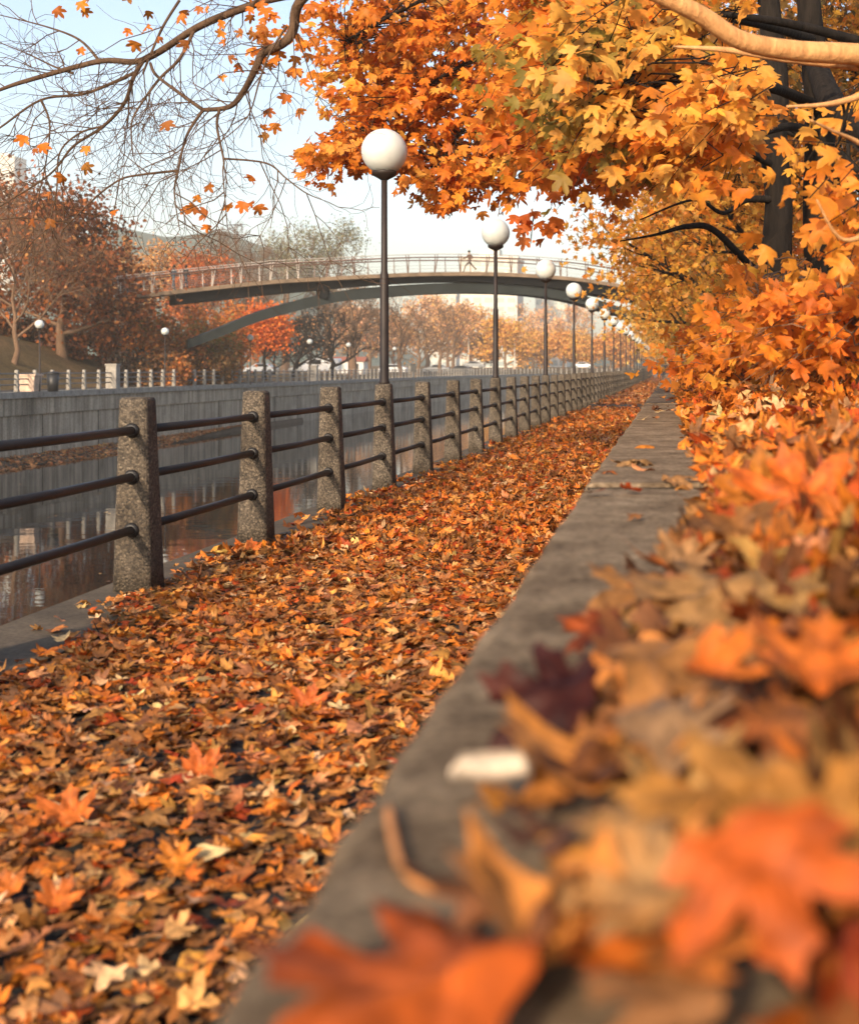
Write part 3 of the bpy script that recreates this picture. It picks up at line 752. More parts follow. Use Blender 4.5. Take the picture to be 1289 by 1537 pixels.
# ================================================================== THE NEAR MAPLES
def lp(*pts): return [P(*p) for p in pts]
def in_poly(x, y, poly):
    c = np.zeros(len(x), bool); j = len(poly)-1
    for i in range(len(poly)):
        xi, yi = poly[i]; xj, yj = poly[j]
        c ^= ((yi > y) != (yj > y)) & (x < (xj-xi)*(y-yi)/(yj-yi+1e-9)+xi); j = i
    return c
def scatter_poly(poly, n, d0, d1):
    p = np.array(poly, float); lo, hi = p.min(0), p.max(0); out = []
    while len(out) < n:
        q = RNG.uniform(lo, hi, (n*3,2)); q = q[in_poly(q[:,0], q[:,1], poly)]; out.extend(q.tolist())
    q = np.array(out[:n]); d = RNG.uniform(d0, d1, n)
    return np.stack([(q[:,0]-VX)*d/F, d, HC-(q[:,1]-VY)*d/F], -1)
def sprays(poly, d, n, per, size, cols, flow, limb_pts, twig_mb, lod=2, L=(.35,.75), reach=1.5, wts=None, face=(-.05,-.75,.55), jit=.42):
    O = scatter_poly(poly, n, *d); parts = []
    LP = np.array(limb_pts) if len(limb_pts) else None
    for o in O:
        D = unit(np.array(flow)+RNG.normal(0, .28, 3)); ln = RNG.uniform(*L)
        st = o-D*ln*.5
        if LP is not None:
            dd = np.linalg.norm(LP-st, axis=1); k = int(np.argmin(dd))
            if dd[k] < reach:
                a = LP[k]; m = (a+st)/2+np.array((0,0,.10*dd[k]))+RNG.normal(0,.05,3)
                q1 = a+(m-a)*.5+RNG.normal(0,.04,3); q2 = m+(st-m)*.5+RNG.normal(0,.04,3); twig_mb.tube([a, q1, m, q2, st], [.009,.007,.006,.005,.004], 4, cap=False)
        pts = [st, st+D*ln*.5+np.array((0,0,.03)), st+D*ln+np.array((0,0,-.06))]
        twig_mb.tube(pts, [.005,.0035,.002], 3, cap=False)
        k = max(3, int(per*RNG.uniform(.7,1.3))); t = RNG.uniform(.05, 1.05, k)
        sd_ = unit(np.cross(D, np.array((0,0,1.)))); sg = RNG.choice((-1.,1.), k)
        sz = size*np.clip(RNG.normal(1, .2, k), .5, 1.5)
        pos = st+D*ln*t[:,None]+sd_*(sg*sz*RNG.uniform(.4,1.3,k))[:,None]+RNG.normal(0, .05, (k,3))
        tip = D*.55+sd_*sg[:,None]*.6+np.array((0,0,-.55))+RNG.normal(0,.3,(k,3))
        nr = np.array(face)+RNG.normal(0, jit, (k,3))
        base = np.array(cols)[RNG.choice(len(cols), p=None if wts is None else np.array(wts)/sum(wts))]
        c = np.where((RNG.random(k) < .72)[:,None], base, palette(k, cols, wts, 0)); c = np.clip(c*(1+RNG.normal(0,.16,(k,1)))*(1+RNG.normal(0,.05,(k,3))), .003, .95)
        parts.append(leaves_data(pos, sz, tip, nr, c, lod, .75))
    return parts
def limb(parent, pts, rad, mat='bark_dark', name='limb', n=8):
    pts = catmull(pts, 6); k = len(pts); o = np.array(parent.location)
    rr = np.interp(np.linspace(0,1,k), np.linspace(0,1,len(rad)), rad)
    mb = MB(); mb.tube([p-o for p in pts], rr, n, cap=True); mb.build(name, M[mat], parent, True)
    return list(pts)
def crown(parent, parts, mat='leaf', name='crown'):
    V, T, C = join(parts); V = V-np.array(parent.location)
    link(name, fast_mesh(name, V, T, C), M[mat], parent)
def twigs(parent, mb, mat='bark_dark'):
    o = np.array(parent.location); mb.v = [tuple(np.array(p)-o) for p in mb.v]; mb.build('fine_twigs', M[mat], parent)  # the tree's fine twigs, separate tubes gathered in one mesh
LO, MO, GO = (.64,.19,.022), (.72,.24,.026), (.76,.35,.05)
# --- trunk A, behind
XA, YA = wx(1166, 16), 16.0
tA = empty('maple_tree', (XA, YA, float(bank_z(XA, YA))), 'big orange maple with dark straight trunk whose crown hangs over the path', 'tree')
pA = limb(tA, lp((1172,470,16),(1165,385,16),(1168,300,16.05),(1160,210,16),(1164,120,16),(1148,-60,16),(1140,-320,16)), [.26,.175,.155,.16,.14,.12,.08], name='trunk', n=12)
A = list(pA[12:])
A += limb(tA, lp((1160,170,16),(1090,120,15),(960,90,14.2),(820,70,14.6),(690,100,15.2),(560,190,15.8)), [.075,.06,.045,.03,.02,.01])
A += limb(tA, lp((1150,-20,16),(1000,-60,14.5),(830,-40,14.6),(660,-10,15),(520,60,15.6)), [.07,.055,.04,.025,.012])
A += limb(tA, lp((1163,250,16),(1080,215,15.2),(960,235,14.6),(870,250,14.6),(780,285,14.8)), [.05,.04,.03,.018,.008])
A += limb(tA, lp((820,70,14.6),(760,150,15),(700,190,15.4),(650,260,15.6)), [.03,.022,.014,.007])
A += limb(tA, lp((1166,425,16),(1125,398,15.7),(1070,345,15.2),(1030,340,15),(985,352,14.8),(930,362,14.6)), [.05,.042,.038,.03,.015,.006])
A += limb(tA, lp((1166,300,16),(1120,300,15.8),(1085,320,15.4),(1040,300,15.1),(960,330,14.8)), [.05,.035,.025,.015,.006])
tw = MB(); parts = []
P1 = [(470,-30),(720,-30),(770,120),(800,245),(770,285),(720,262),(690,285),(655,292),(630,262),(560,240),(470,232),(480,205),(525,190),(500,165),(540,120)]
parts += sprays(P1, (14.9,17.6), 230, 14, .115, [LO, MO, ORANGE, RED, (.78,.36,.06)], (-.75,-.15,-.38), A, tw, wts=[4,4.5,2,.6,2.6], L=(.4,.85))
P2 = [(720,-30),(1010,-30),(1040,110),(1010,250),(950,285),(860,280),(800,285),(750,200)]
parts += sprays(P2, (10.6,14.5), 180, 13, .108, [LO, MO, (.58,.15,.02), GO, (.30,.20,.03)], (-.65,-.2,-.42), A, tw, wts=[4,3,3,2,1])
parts += sprays([(650,270),(715,255),(705,300),(655,315)], (14.8,16), 10, 11, .11, [LO, MO], (-.5,-.1,-.6), A, tw)
parts += sprays([(782,335),(803,335),(800,352),(784,352)], (11.5,12.2), 2, 8, .10, [(.62,.15,.02)], (-.2,-.1,-.8), A, tw, L=(.2,.3))
parts += sprays([(462,222),(560,205),(590,250),(480,250)], (14.9,16.5), 24, 12, .11, [LO, ORANGE, MO], (-.8,-.1,-.3), A, tw)
parts += sprays([(455,60),(525,40),(545,160),(490,140)], (15,17), 10, 9, .11, [MO, GO], (-.8,-.1,-.3), A, tw)
crown(tA, parts); twigs(tA, tw)
# --- trunk B, nearer, golden
XB, YB = wx(1228, 13), 13.0
tB = empty('maple_tree', (XB, YB, float(bank_z(XB, YB))), 'golden maple with thick dark trunk nearest the right frame edge', 'tree')
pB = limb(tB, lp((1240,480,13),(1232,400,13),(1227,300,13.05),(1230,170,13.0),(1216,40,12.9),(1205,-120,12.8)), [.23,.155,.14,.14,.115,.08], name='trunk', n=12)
Bp = list(pB[14:])
Bp += limb(tB, lp((1222,90,12.9),(1245,150,12.2),(1275,185,11.6),(1320,230,11)), [.10,.12,.11,.10])
Bp += limb(tB, lp((1222,60,12.9),(1150,38,12),(1075,22,11.2),(1000,-5,10.6),(900,-20,10)), [.05,.045,.035,.025,.012])
Bp += limb(tB, lp((1226,160,13),(1150,130,11.5),(1060,140,10.4),(960,130,9.6),(880,160,9.1)), [.06,.045,.032,.02,.01])
Bp += limb(tB, lp((1226,200,13),(1180,190,12),(1120,210,11),(1040,240,10.2)), [.05,.035,.022,.01])
Bp += limb(tB, lp((1400,95,12),(1289,62,11.5),(1180,35,11),(1075,20,10.6)), [.05,.045,.035,.02])
tw = MB(); parts = []
P3 = [(830,20),(1020,30),(1090,110),(1130,165),(1090,220),(1030,250),(960,245),(900,200),(850,130)]
parts += sprays(P3, (8.4,10.8), 120, 12, .10, [GO, (.72,.33,.05), (.78,.40,.08), (.36,.22,.04), MO], (-.55,-.3,-.45), Bp, tw, wts=[4,3,2,1.2,2])
parts += sprays([(800,80),(940,60),(970,170),(900,230),(830,190)], (8.8,10.4), 34, 12, .10, [(.26,.19,.035), (.32,.21,.04), (.50,.28,.05)], (-.55,-.3,-.45), Bp, tw)
parts += sprays([(960,120),(1110,110),(1150,170),(1090,260),(1000,270)], (7.8,9.4), 36, 11, .10, [GO, (.78,.40,.08), MO], (-.5,-.4,-.45), Bp, tw)
parts += sprays([(900,-20),(1130,-20),(1140,10),(1020,60),(900,60)], (9.5,11.5), 36, 12, .10, [GO, MO, (.74,.36,.06)], (-.6,-.2,-.4), Bp, tw)
crown(tB, parts); twigs(tB, tw)
# --- tree C out at the right: the bright lit limb and the near leaves
XC, YC = 3.3, 7.0
tC = empty('maple_tree', (XC, YC, float(bank_z(XC, YC))), 'maple beyond the right edge reaching in with a sunlit pale limb', 'tree')
limb(tC, [np.array((XC,YC,.8)), np.array((XC,YC+.05,2.0)), np.array((XC-.05,YC,3.6)), np.array((XC-.1,YC,5.6))], [.22,.17,.14,.1], 'bark_sunlit', 'trunk', 12)
Cp = limb(tC, [np.array((XC,YC,2.2))]+lp((1560,150,6.9),(1400,96,6.7),(1289,82,6.5),(1190,76,6.4),(1110,60,6.3),(1050,22,6.2),(975,-14,6.1),(880,-60,6.0)), [.075,.062,.055,.05,.047,.044,.042,.038,.03], 'bark_sunlit', n=12)
Cp += limb(tC, lp((1289,100,6.6),(1180,88,6.7),(1090,75,6.9),(1010,70,7.1)), [.022,.02,.015,.006], 'bark_sunlit')
Cp += limb(tC, lp((1420,90,6.4),(1330,130,6.2),(1250,155,6.1),(1180,160,6.0)), [.025,.02,.012,.005], 'bark_sunlit')
Cp += limb(tC, lp((1420,150,6.2),(1330,220,5.6),(1270,205,5.4),(1215,180,5.2)), [.02,.014,.008,.004], 'bark_sunlit')
Cp += limb(tC, lp((1420,250,5.6),(1330,330,5.3),(1265,360,5.2),(1225,300,5.1)), [.02,.014,.008,.004], 'bark_sunlit')
tw = MB(); parts = []
parts += sprays([(1235,250),(1310,200),(1310,360),(1240,350)], (5.4,6.6), 12, 7, .085, [MO, LO, (.74,.30,.04)], (-.5,-.3,-.5), Cp, tw, lod=1, reach=1.2)
parts += sprays([(1180,230),(1220,215),(1310,110),(1310,150)], (6.4,7.6), 5, 7, .085, [MO, GO], (-.5,-.3,-.5), Cp, tw, lod=1, reach=1.2)
crown(tC, parts); twigs(tC, tw)
# --- saplings on the bank
def sapling(px, y, top, polys, label, cols, n, wts=None):
    x = wx(px, y); z = float(bank_z(x, y)); t = empty('maple_sapling', (x, y, z), label, 'sapling', 'young maples on the leafy bank')
    pts = limb(t, [np.array((x,y,z-.1)), np.array((x+.05,y,z+.4)), P(px-15, top+40, y), P(px-25, top, y)], [.018,.014,.009,.004], 'bark_grey', 'stem')
    tw = MB(); parts = []
    for poly, d, k in polys: parts += sprays(poly, d, k, 10, .088, cols, (-.75,-.3,-.12), pts, tw, lod=1 if d[0] < 8 else 2, reach=1.6, wts=wts, face=(.08,-.85,.45))
    crown(t, parts, name='foliage'); twigs(t, tw, 'bark_grey')
sapling(1275, 7.0, 395, [([(1215,450),(1310,420),(1310,545),(1180,545),(1170,500)], (6.5,9), 85)], 'orange maple sapling with broad leaves at the right frame edge', [MO, LO, (.66,.17,.02)], 0)
sapling(1150, 9.5, 390, [([(1130,425),(1185,415),(1200,470),(1170,540),(1070,545),(1090,480)], (9,12), 70)], 'golden orange sapling in front of the straight dark trunk', [MO, GO, LO], 0)
sapling(1085, 14, 470, [([(1040,500),(1120,480),(1130,560),(1028,562)], (11,17), 70)], 'orange sapling leaning toward the far end of the low wall', [LO, MO, (.58,.14,.02)], 0)
# --- yellow and olive trees further along the bank
OY = [(.64,.29,.04), (.70,.36,.06), (.52,.24,.04), (.64,.22,.025)]
def bank_tree(x, y, H, label, cols, nl, seed, ls=.10, cl=.55, **kw):
    kw = dict(dict(limbs=11, bole=.12, up=.35, limb_len=.42, mat='bark_dark', kids=5, lev=2), **kw)
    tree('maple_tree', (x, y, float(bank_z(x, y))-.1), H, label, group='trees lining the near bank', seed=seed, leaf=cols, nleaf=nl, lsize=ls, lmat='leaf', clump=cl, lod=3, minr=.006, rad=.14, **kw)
bank_tree(2.9, 24, 7.5, 'yellow olive tree behind the two dark trunks', OY, 9000, 31, .12)
bank_tree(2.0, 31, 7.0, 'amber tree beside the right end of the bridge', OY+[(.62,.22,.03)], 9000, 32, .13, lean=(-.10,0))
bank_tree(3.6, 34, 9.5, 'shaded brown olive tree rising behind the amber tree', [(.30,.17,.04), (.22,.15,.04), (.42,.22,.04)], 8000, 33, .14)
bank_tree(1.9, 42, 6.6, 'golden tree hanging over the middle of the lamp row', [GO, (.66,.36,.06), (.66,.28,.04)], 8000, 34, .15, lean=(-.12,0), cl=.65)
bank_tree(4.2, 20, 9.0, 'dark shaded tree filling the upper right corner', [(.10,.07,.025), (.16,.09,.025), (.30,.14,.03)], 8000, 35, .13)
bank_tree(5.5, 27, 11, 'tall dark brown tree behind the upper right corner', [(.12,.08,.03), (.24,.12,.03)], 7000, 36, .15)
bank_tree(1.7, 56, 6.6, 'orange tree near the far end of the path', [(.66,.24,.03), (.60,.30,.05)], 6000, 37, .2, lean=(-.1,0), cl=.7)
bank_tree(2.0, 74, 7.2, 'pale yellow tree at the far end of the path', [(.70,.44,.11), (.62,.34,.06)], 5000, 38, .24, lean=(-.1,0), cl=.8)
bank_tree(1.8, 100, 8, 'pale gold tree closing the view down the path', [(.72,.46,.14), (.62,.34,.07)], 5000, 39, .3, cl=.9)
bank_tree(2.6, 140, 10, 'distant gold tree where the path disappears', [(.7,.42,.12), (.6,.3,.06)], 4000, 40, .4, cl=1.1)
bank_tree(2.2, 190, 12, 'farthest gold tree at the vanishing end of the path', [(.7,.42,.12), (.6,.3,.06)], 4000, 41, .5, cl=1.3)
def bank_shrub(x, y, H, Wd, cols, label, n, seed, ls=.09):
    rg = np.random.default_rng(seed); z = float(bank_z(x, y)); t = empty('shrub', (x, y, z), label, 'shrub', 'shrubs along the near bank'); mb = MB(); c = []
    for k in range(22):
        a = rg.uniform(0, 6.28); rr = rg.uniform(.1,1)**.6
        tip = np.array((math.cos(a)*rr*Wd, math.sin(a)*rr*Wd, H*(.4+.6*(1-rr*rr*.7))*rg.uniform(.7,1.1))); mid = tip*.5; mid[2] = tip[2]*.6
        mb.tube([(0,0,-.1), mid, tip], [.02,.014,.004], 4, cap=False)
        for f in np.linspace(.2,1,7): c.append(mid*2*f if f < .5 else mid+(tip-mid)*(f-.5)*2)
    mb.build('stem', M['bark_dark'], t); c = np.array(c)
    q = c[rg.integers(0, len(c), n)]+rg.normal(0, .16, (n,3)); q[:,2] = np.maximum(q[:,2], .02)
    V, T, C = leaves_data(q, ls*rg.uniform(.6,1.4,n), rand_dir(n), unit(rg.normal(0,.8,(n,3))+np.array((0,-.5,.7))), palette(n, cols), 3, .5)
    link('foliage', fast_mesh('foliage', V, T, C), M['leaf'], t)
bank_shrub(1.5, 19, 1.7, .9, [(.42,.20,.035), (.5,.24,.04), LO], 'olive and orange shrub left of the straight dark trunk', 2200, 51)
bank_shrub(1.2, 23, 1.5, .8, [(.42,.25,.04), OLIVE, (.5,.2,.03)], 'yellow olive shrub beside the low wall', 2000, 52)
bank_shrub(1.5, 29, 2.2, 1.1, [(.36,.21,.04), (.55,.27,.045)], 'dull olive shrub below the amber tree', 2400, 53, .11)
bank_shrub(1.2, 38, 2.0, 1.0, [(.58,.2,.03), OLIVE], 'small red orange shrub near the far wall end', 1800, 54, .12)
bank_shrub(1.3, 50, 2.2, 1.2, [OLIVE, (.5,.3,.05)], 'hazy olive shrub where the wall disappears', 1800, 55, .15)
bank_shrub(2.4, 16.5, 1.9, 1.0, [LO, MO, (.35,.13,.03)], 'orange brown shrub between the two dark trunks', 2200, 56)
bank_shrub(3.4, 21, 2.2, 1.3, [(.35,.16,.03), MO, OLIVE], 'brown shrub behind the thick dark trunk', 2400, 57)
# --- tree D: bare limbs sweeping in from above
XD, YD = 2.6, 3.2
tD = empty('maple_tree', (XD, YD, float(bank_z(XD, YD))), 'nearly bare maple whose dark limbs sweep across the upper left sky', 'tree')
limb(tD, [np.array((XD,YD,.7)), np.array((XD,YD,2.4)), np.array((XD-.1,YD+.1,4.2)), np.array((XD-.3,YD+.3,6.5))], [.25,.2,.17,.12], 'bark', 'trunk', 12)
j1 = np.array((XD-.1,YD+.1,4.2))
limbsD = []
def dl(rad, *pts, start=None, n=8):
    q = ([j1, np.array((.6,6.0,5.3))] if start else [])+lp(*pts)
    r = limb(tD, q, rad, 'bark', n=n); limbsD.append((r, rad[-1])); return r
dl([.15,.07,.034,.029,.028,.027,.025,.023,.021,.019,.016,.012,.008], (640,-90,9),(400,0,9.6),(350,18,9.7),(295,42,9.8),(215,90,10),(150,92,10.2),(45,120,10.4),(0,135,10.5),(-90,170,10.6), start=1)
dl([.14,.07,.034,.032,.031,.029,.027,.024,.02,.017,.015], (620,-110,8.6),(462,-10,9),(440,45,9.1),(425,65,9.1),(395,80,9.2),(385,100,9.2),(367,135,9.3),(345,160,9.4),(305,165,9.5), start=1)
dl([.014,.012,.011,.010], (305,165,9.5),(270,140,9.6),(235,113,9.8),(226,95,9.9))
dl([.012,.010,.008,.007,.005,.003], (305,165,9.5),(280,205,9.5),(267,260,9.4),(262,290,9.4),(270,345,9.3))
dl([.011,.009,.007,.005,.003], (330,163,9.4),(326,190,9.4),(336,240,9.3),(335,262,9.3),(342,345,9.2))
dl([.018,.015,.013,.011,.009,.007,.005], (214,92,10),(200,118,10),(187,155,10.1),(155,190,10.2),(110,220,10.3),(75,262,10.3),(0,310,10.4))
dl([.013,.011,.009,.007,.005], (205,108,10),(130,140,10.2),(62,150,10.3),(0,192,10.4),(-60,230,10.5))
dl([.013,.012,.010,.008,.006,.004], (292,45,9.8),(270,88,9.8),(240,118,9.8),(215,152,9.8),(198,185,9.8),(200,235,9.7))
dl([.009,.007,.006,.004,.003], (430,40,9.1),(405,80,9.0),(390,120,8.9),(372,175,8.9),(332,212,8.9))
dl([.011,.010,.009,.008], (270,0,9.9),(245,40,9.9),(225,85,9.9),(215,110,9.9))
dl([.009,.008,.007,.005,.003], (268,256,9.4),(215,262,9.6),(180,270,9.7),(140,300,9.8),(95,345,9.9))
dl([.007,.006,.005,.004,.002], (336,238,9.3),(400,245,9.2),(430,268,9.2),(460,290,9.1),(492,303,9.1))
dl([.010,.007,.005,.003], (62,150,10.3),(75,185,10.3),(70,240,10.3),(55,310,10.3))
dl([.010,.007,.005,.003], (110,110,10.3),(82,100,10.4),(40,80,10.5),(-10,60,10.6))
dl([.012,.009,.006,.003], (150,92,10.2),(120,60,10.3),(70,40,10.4),(-10,20,10.5))
dl([.008,.007,.006,.003], (157,189,10.2),(120,200,10.2),(90,230,10.2),(85,290,10.1),(70,350,10.0))
tw = MB(); tipsD = []; rg = np.random.default_rng(77)
def fine(p, d, L, r, lev):
    pts, de = bend_path(p, d, L, 5, .24, -.015, rg)
    tw.tube(pts, [max(.0014, r*(1-.6*i/5)) for i in range(6)], 4 if lev else 3, cap=False)
    if lev == 0: tipsD.append((pts[-1], de)); return
    for k in range(3 if lev > 1 else 4):
        i = rg.integers(1, 5); ax = unit(pts[i+1]-pts[i]); s = unit(np.cross(ax, rg.normal(0,1,3)*np.array((.5,1.6,.5))))
        fine(pts[i], ax*.75+s*.7, L*rg.uniform(.45,.75), r*.6, lev-1)
for pts, rend in limbsD:
    pts = np.array(pts); k = len(pts)
    for i in range(2, k-1):
        if pts[i,0] > wx(470, 9) or rg.random() > .33: continue
        ax = unit(pts[i+1]-pts[i]); s = unit(np.cross(ax, np.array((0,1.,0))+rg.normal(0,.35,3)))*rg.choice((-1,1))
        fine(pts[i], ax*.7+s*.75+np.array((-.1,0,-.18)), rg.uniform(.35,.8), .0045, 2 if rg.random() < .4 else 1)
    fine(pts[-1], pts[-1]-pts[-2], .4, .003, 1)
twigs(tD, tw, 'bark')
pos, tip = [], []
for px, py in ((140,55),(128,40),(150,52),(170,8),(195,5),(240,10),(225,15),(255,4),(275,45),(190,62),(205,50),(220,55),(335,50),(330,62),(350,45),(300,5),(320,5),(120,242),(152,222),(243,178),(392,212),(30,200),(80,245),(72,230),(162,310),(110,270),(64,355),(290,275),(313,290),(305,312),(290,320),(318,340),(362,322),(340,312),(384,258),(382,280),(396,295),(425,180),(428,185),(410,195),(310,337),(60,300),(55,330),(120,5),(100,8),(420,20),(400,45),(410,60),(395,30),(440,95),(455,70),(430,85),(380,20),(370,5),(390,95),(375,45),(450,20),(465,45),(470,10),(435,110),(355,95),(405,100),(448,130),(460,140),(480,120)):
    q = P(px, py, 9.4+RNG.uniform(-.3,.3))
    for k in range(3 if px > 345 and py < 120 else 1): pos.append(q+RNG.normal(0, .07, 3)); tip.append((RNG.normal(0,.5), RNG.normal(0,.4), -1))
pos, tip = np.array(pos), np.array(tip); n = len(pos)
crown(tD, [leaves_data(pos, RNG.uniform(.055,.09,n), tip, np.array((0,-.9,.35))+RNG.normal(0,.4,(n,3)), palette(n, [ORANGE, MO, (.45,.15,.03), LO]), 1, .8)])
for q, t_ in zip(pos, tip):
    pass
# ================================================================== FALLEN LEAVES
def litter(n, y0, y1, xf0, xf1, zf, thick, size, cols, wts, lod, tilt=.38, curl=.9, pw=1.0, dens=None, jit=.2):
    y = y0+(y1-y0)*RNG.random(n)**pw; u = RNG.random(n); a, b = xf0(y), xf1(y); x = a+(b-a)*u
    if dens is not None:
        k = RNG.random(n) < dens(x, y); x, y = x[k], y[k]; n = len(x)
    z = zf(x, y)+.006+np.abs(RNG.normal(0, thick, n))
    an = RNG.uniform(0, 2*math.pi, n); tip = np.stack([np.cos(an), np.sin(an), RNG.normal(0, tilt*.6, n)], -1)
    nr = np.stack([RNG.normal(0, tilt, n), RNG.normal(0, tilt, n), np.ones(n)*np.where(RNG.random(n) < .5, 1, -1)], -1)
    col = palette(n, cols, wts, jit)
    return leaves_data(np.stack([x,y,z],-1), size*np.clip(RNG.normal(1,.25,n),.45,1.7), tip, nr, col, lod, curl, grad=.25)
vfx = np.vectorize(fx)
L_ = lambda y: vfx(y)-.12
R_ = lambda y: np.full_like(y, WL-.0)
zero = lambda x, y: np.zeros_like(x)+.004
def edge(x, y):                                                    # thins out on the coping beside the posts
    d = x-vfx(y); bare = ((y > 43.5) & (y < 46.5) & (x < -.9))
    wob = .12*np.sin(1.3*y)+.08*np.sin(3.1*y+1)
    base = np.clip((d-.02-wob)/.28, .05, 1)
    return np.where(bare, base*.06, base)
NEAR = [TAN, ORANGE, BROWN, PALE, RED, (.60,.24,.05), (.33,.13,.035)]
parts = [
 litter(5200, 2.2, 4.6, L_, R_, zero, .013, .055, NEAR, [3.2,2.8,3.2,.8,.6,2.6,3.8], 1, .26, .7, dens=edge),
 litter(9600, 4.6, 9.0, L_, R_, zero, .015, .060, NEAR, [2.6,4,3,.8,1.2,2.6,3.2], 1, .28, .75, dens=edge),
 litter(12500, 9.0, 17.0, L_, R_, zero, .02, .072, NEAR, [2,5,2,.6,1.6,2.4,2], 2, .42, .9, dens=edge),
 litter(15000, 17.0, 40.0, L_, R_, zero, .026, .088, NEAR, [1.5,5,1.6,.4,1.6,2.4,1.6], 3, .45, .9, dens=edge),
 litter(11000, 40.0, 110.0, L_, R_, zero, .025, .12, NEAR, [1.5,5,1.6,.4,1.2,2.8,1.6], 4, .3, .6, .9, dens=edge),
 litter(5000, 110.0, 220.0, L_, R_, zero, .02, .2, NEAR, [1.5,5,1.6,.4,1.2,2.8,1.6], 4, .15, .4)]
V, T, C = join(parts)
tag(link('fallen_leaves', fast_mesh('fallen_leaves', V, T, C), M['dry']), 'carpet of orange and tan maple leaves covering the path', 'leaves', kind='stuff')
BK = lambda x, y: bank_z(x, y)
def mound(x, y): return bank_z(x, y)+.03*np.exp(-((x-.42)/.3)**2)*np.clip((3.2-y)/2, 0, 1)
WR_ = lambda y: np.full_like(y, WR-.015)
BC = [ORANGE, LO, TAN, RED, BROWN, PALE, (.60,.22,.035)]
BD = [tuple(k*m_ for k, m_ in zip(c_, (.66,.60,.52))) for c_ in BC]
def spill(x, y): return np.clip((x-.05)/.10, .12, 1)
parts = [
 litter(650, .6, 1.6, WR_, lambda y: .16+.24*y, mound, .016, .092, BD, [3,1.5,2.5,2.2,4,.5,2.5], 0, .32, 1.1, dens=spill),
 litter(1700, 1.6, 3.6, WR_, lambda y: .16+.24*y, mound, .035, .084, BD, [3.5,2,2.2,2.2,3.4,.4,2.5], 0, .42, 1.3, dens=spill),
 litter(4200, 3.6, 8.0, WR_, lambda y: .3+.24*y, BK, .045, .078, BC, [4,3,1.6,1.8,2.4,.4,2.4], 1, .55, 1.1, dens=spill),
 litter(9000, 8.0, 18.0, WR_, lambda y: .4+.25*y, BK, .05, .085, BC, [5,4,.8,1.8,1.6,.4,2.2], 2, .85, 1.0),
 litter(13000, 18.0, 45.0, WR_, lambda y: .5+.18*y, BK, .05, .12, BC, [5,4,.6,1.6,1.5,.3,2.5], 3, .8, .9),
 litter(6000, 45.0, 160.0, WR_, lambda y: 1+.08*y, BK, .06, .3, BC, [5,4,.6,1,1.2,.3,2.5], 4, .6, .7),
 # the drift spilling over the wall beside the camera
 litter(100, .8, 2.5, lambda y: -.085-.05*np.sin(2.2*y), lambda y: np.full_like(y, .22), lambda x, y: WT+np.clip((x+.1)*.2, 0, .04)*np.clip((2.9-y)/.8, .2, 1), .006, .09, [(.40,.18,.06),BROWN,ORANGE,(.14,.05,.02),(.46,.17,.035),RED], [4,3,2.4,2.4,3,1.4], 0, .22, 1.0),
 litter(70, 2.3, 3.6, lambda y: .0+.06*(y-2.3), lambda y: np.full_like(y, .22), lambda x, y: np.full_like(x, WT), .012, .084, [(.40,.18,.06),BROWN,ORANGE,(.14,.05,.02),(.46,.17,.035),RED], [4,3,3,2,3,1.4], 0, .35, 1.2),
 # a scatter lying on the wall top itself
 litter(90, 4.0, 30.0, lambda y: np.full_like(y, WL+.02), WR_, lambda x, y: np.full_like(x, WT), .004, .075, BC, [3,2,4,1,2,3,3], 1, .2, .8, dens=lambda x, y: np.clip(.15+(x+.2)*2.5, .1, 1))]
V, T, C = join(parts)
tag(link('fallen_leaves', fast_mesh('fallen_leaves', V, T, C), M['dry']), 'thick drift of orange maple leaves on the bank right of the low wall', 'leaves', kind='stuff')
parts = [litter(5200, 30.0, 108.0, lambda y: np.full_like(y, -32.0), lambda y: -32+1.9*np.clip((104-y)/22, 0, 1)+.1, lambda x, y: np.interp(-x, [30.1, 31.05, 32], [FARW-.02, FARW+.2, FARW+.34]), .03, .17, [(.62,.28,.10), (.55,.24,.08), BROWN, (.45,.15,.04)], [3,3,1,2], 4, .4, .5)]
V, T, C = join(parts)
tag(link('fallen_leaves', fast_mesh('fallen_leaves', V, T, C), M['dry']), 'strip of tan leaves washed up along the foot of the far canal wall', 'leaves', kind='stuff')
# floating bits on the water
parts = [litter(260, 12, 90, lambda y: np.full_like(y, -26.), lambda y: np.full_like(y, -3.6), lambda x, y: np.full_like(x, FARW), .004, .10, [TAN, PALE, BROWN], None, 4, .04, .1)]
V, T, C = join(parts)
tag(link('floating_leaves', fast_mesh('floating_leaves', V, T, C), M['dry']), 'few pale leaves drifting on the dark canal water', 'leaves', kind='stuff')
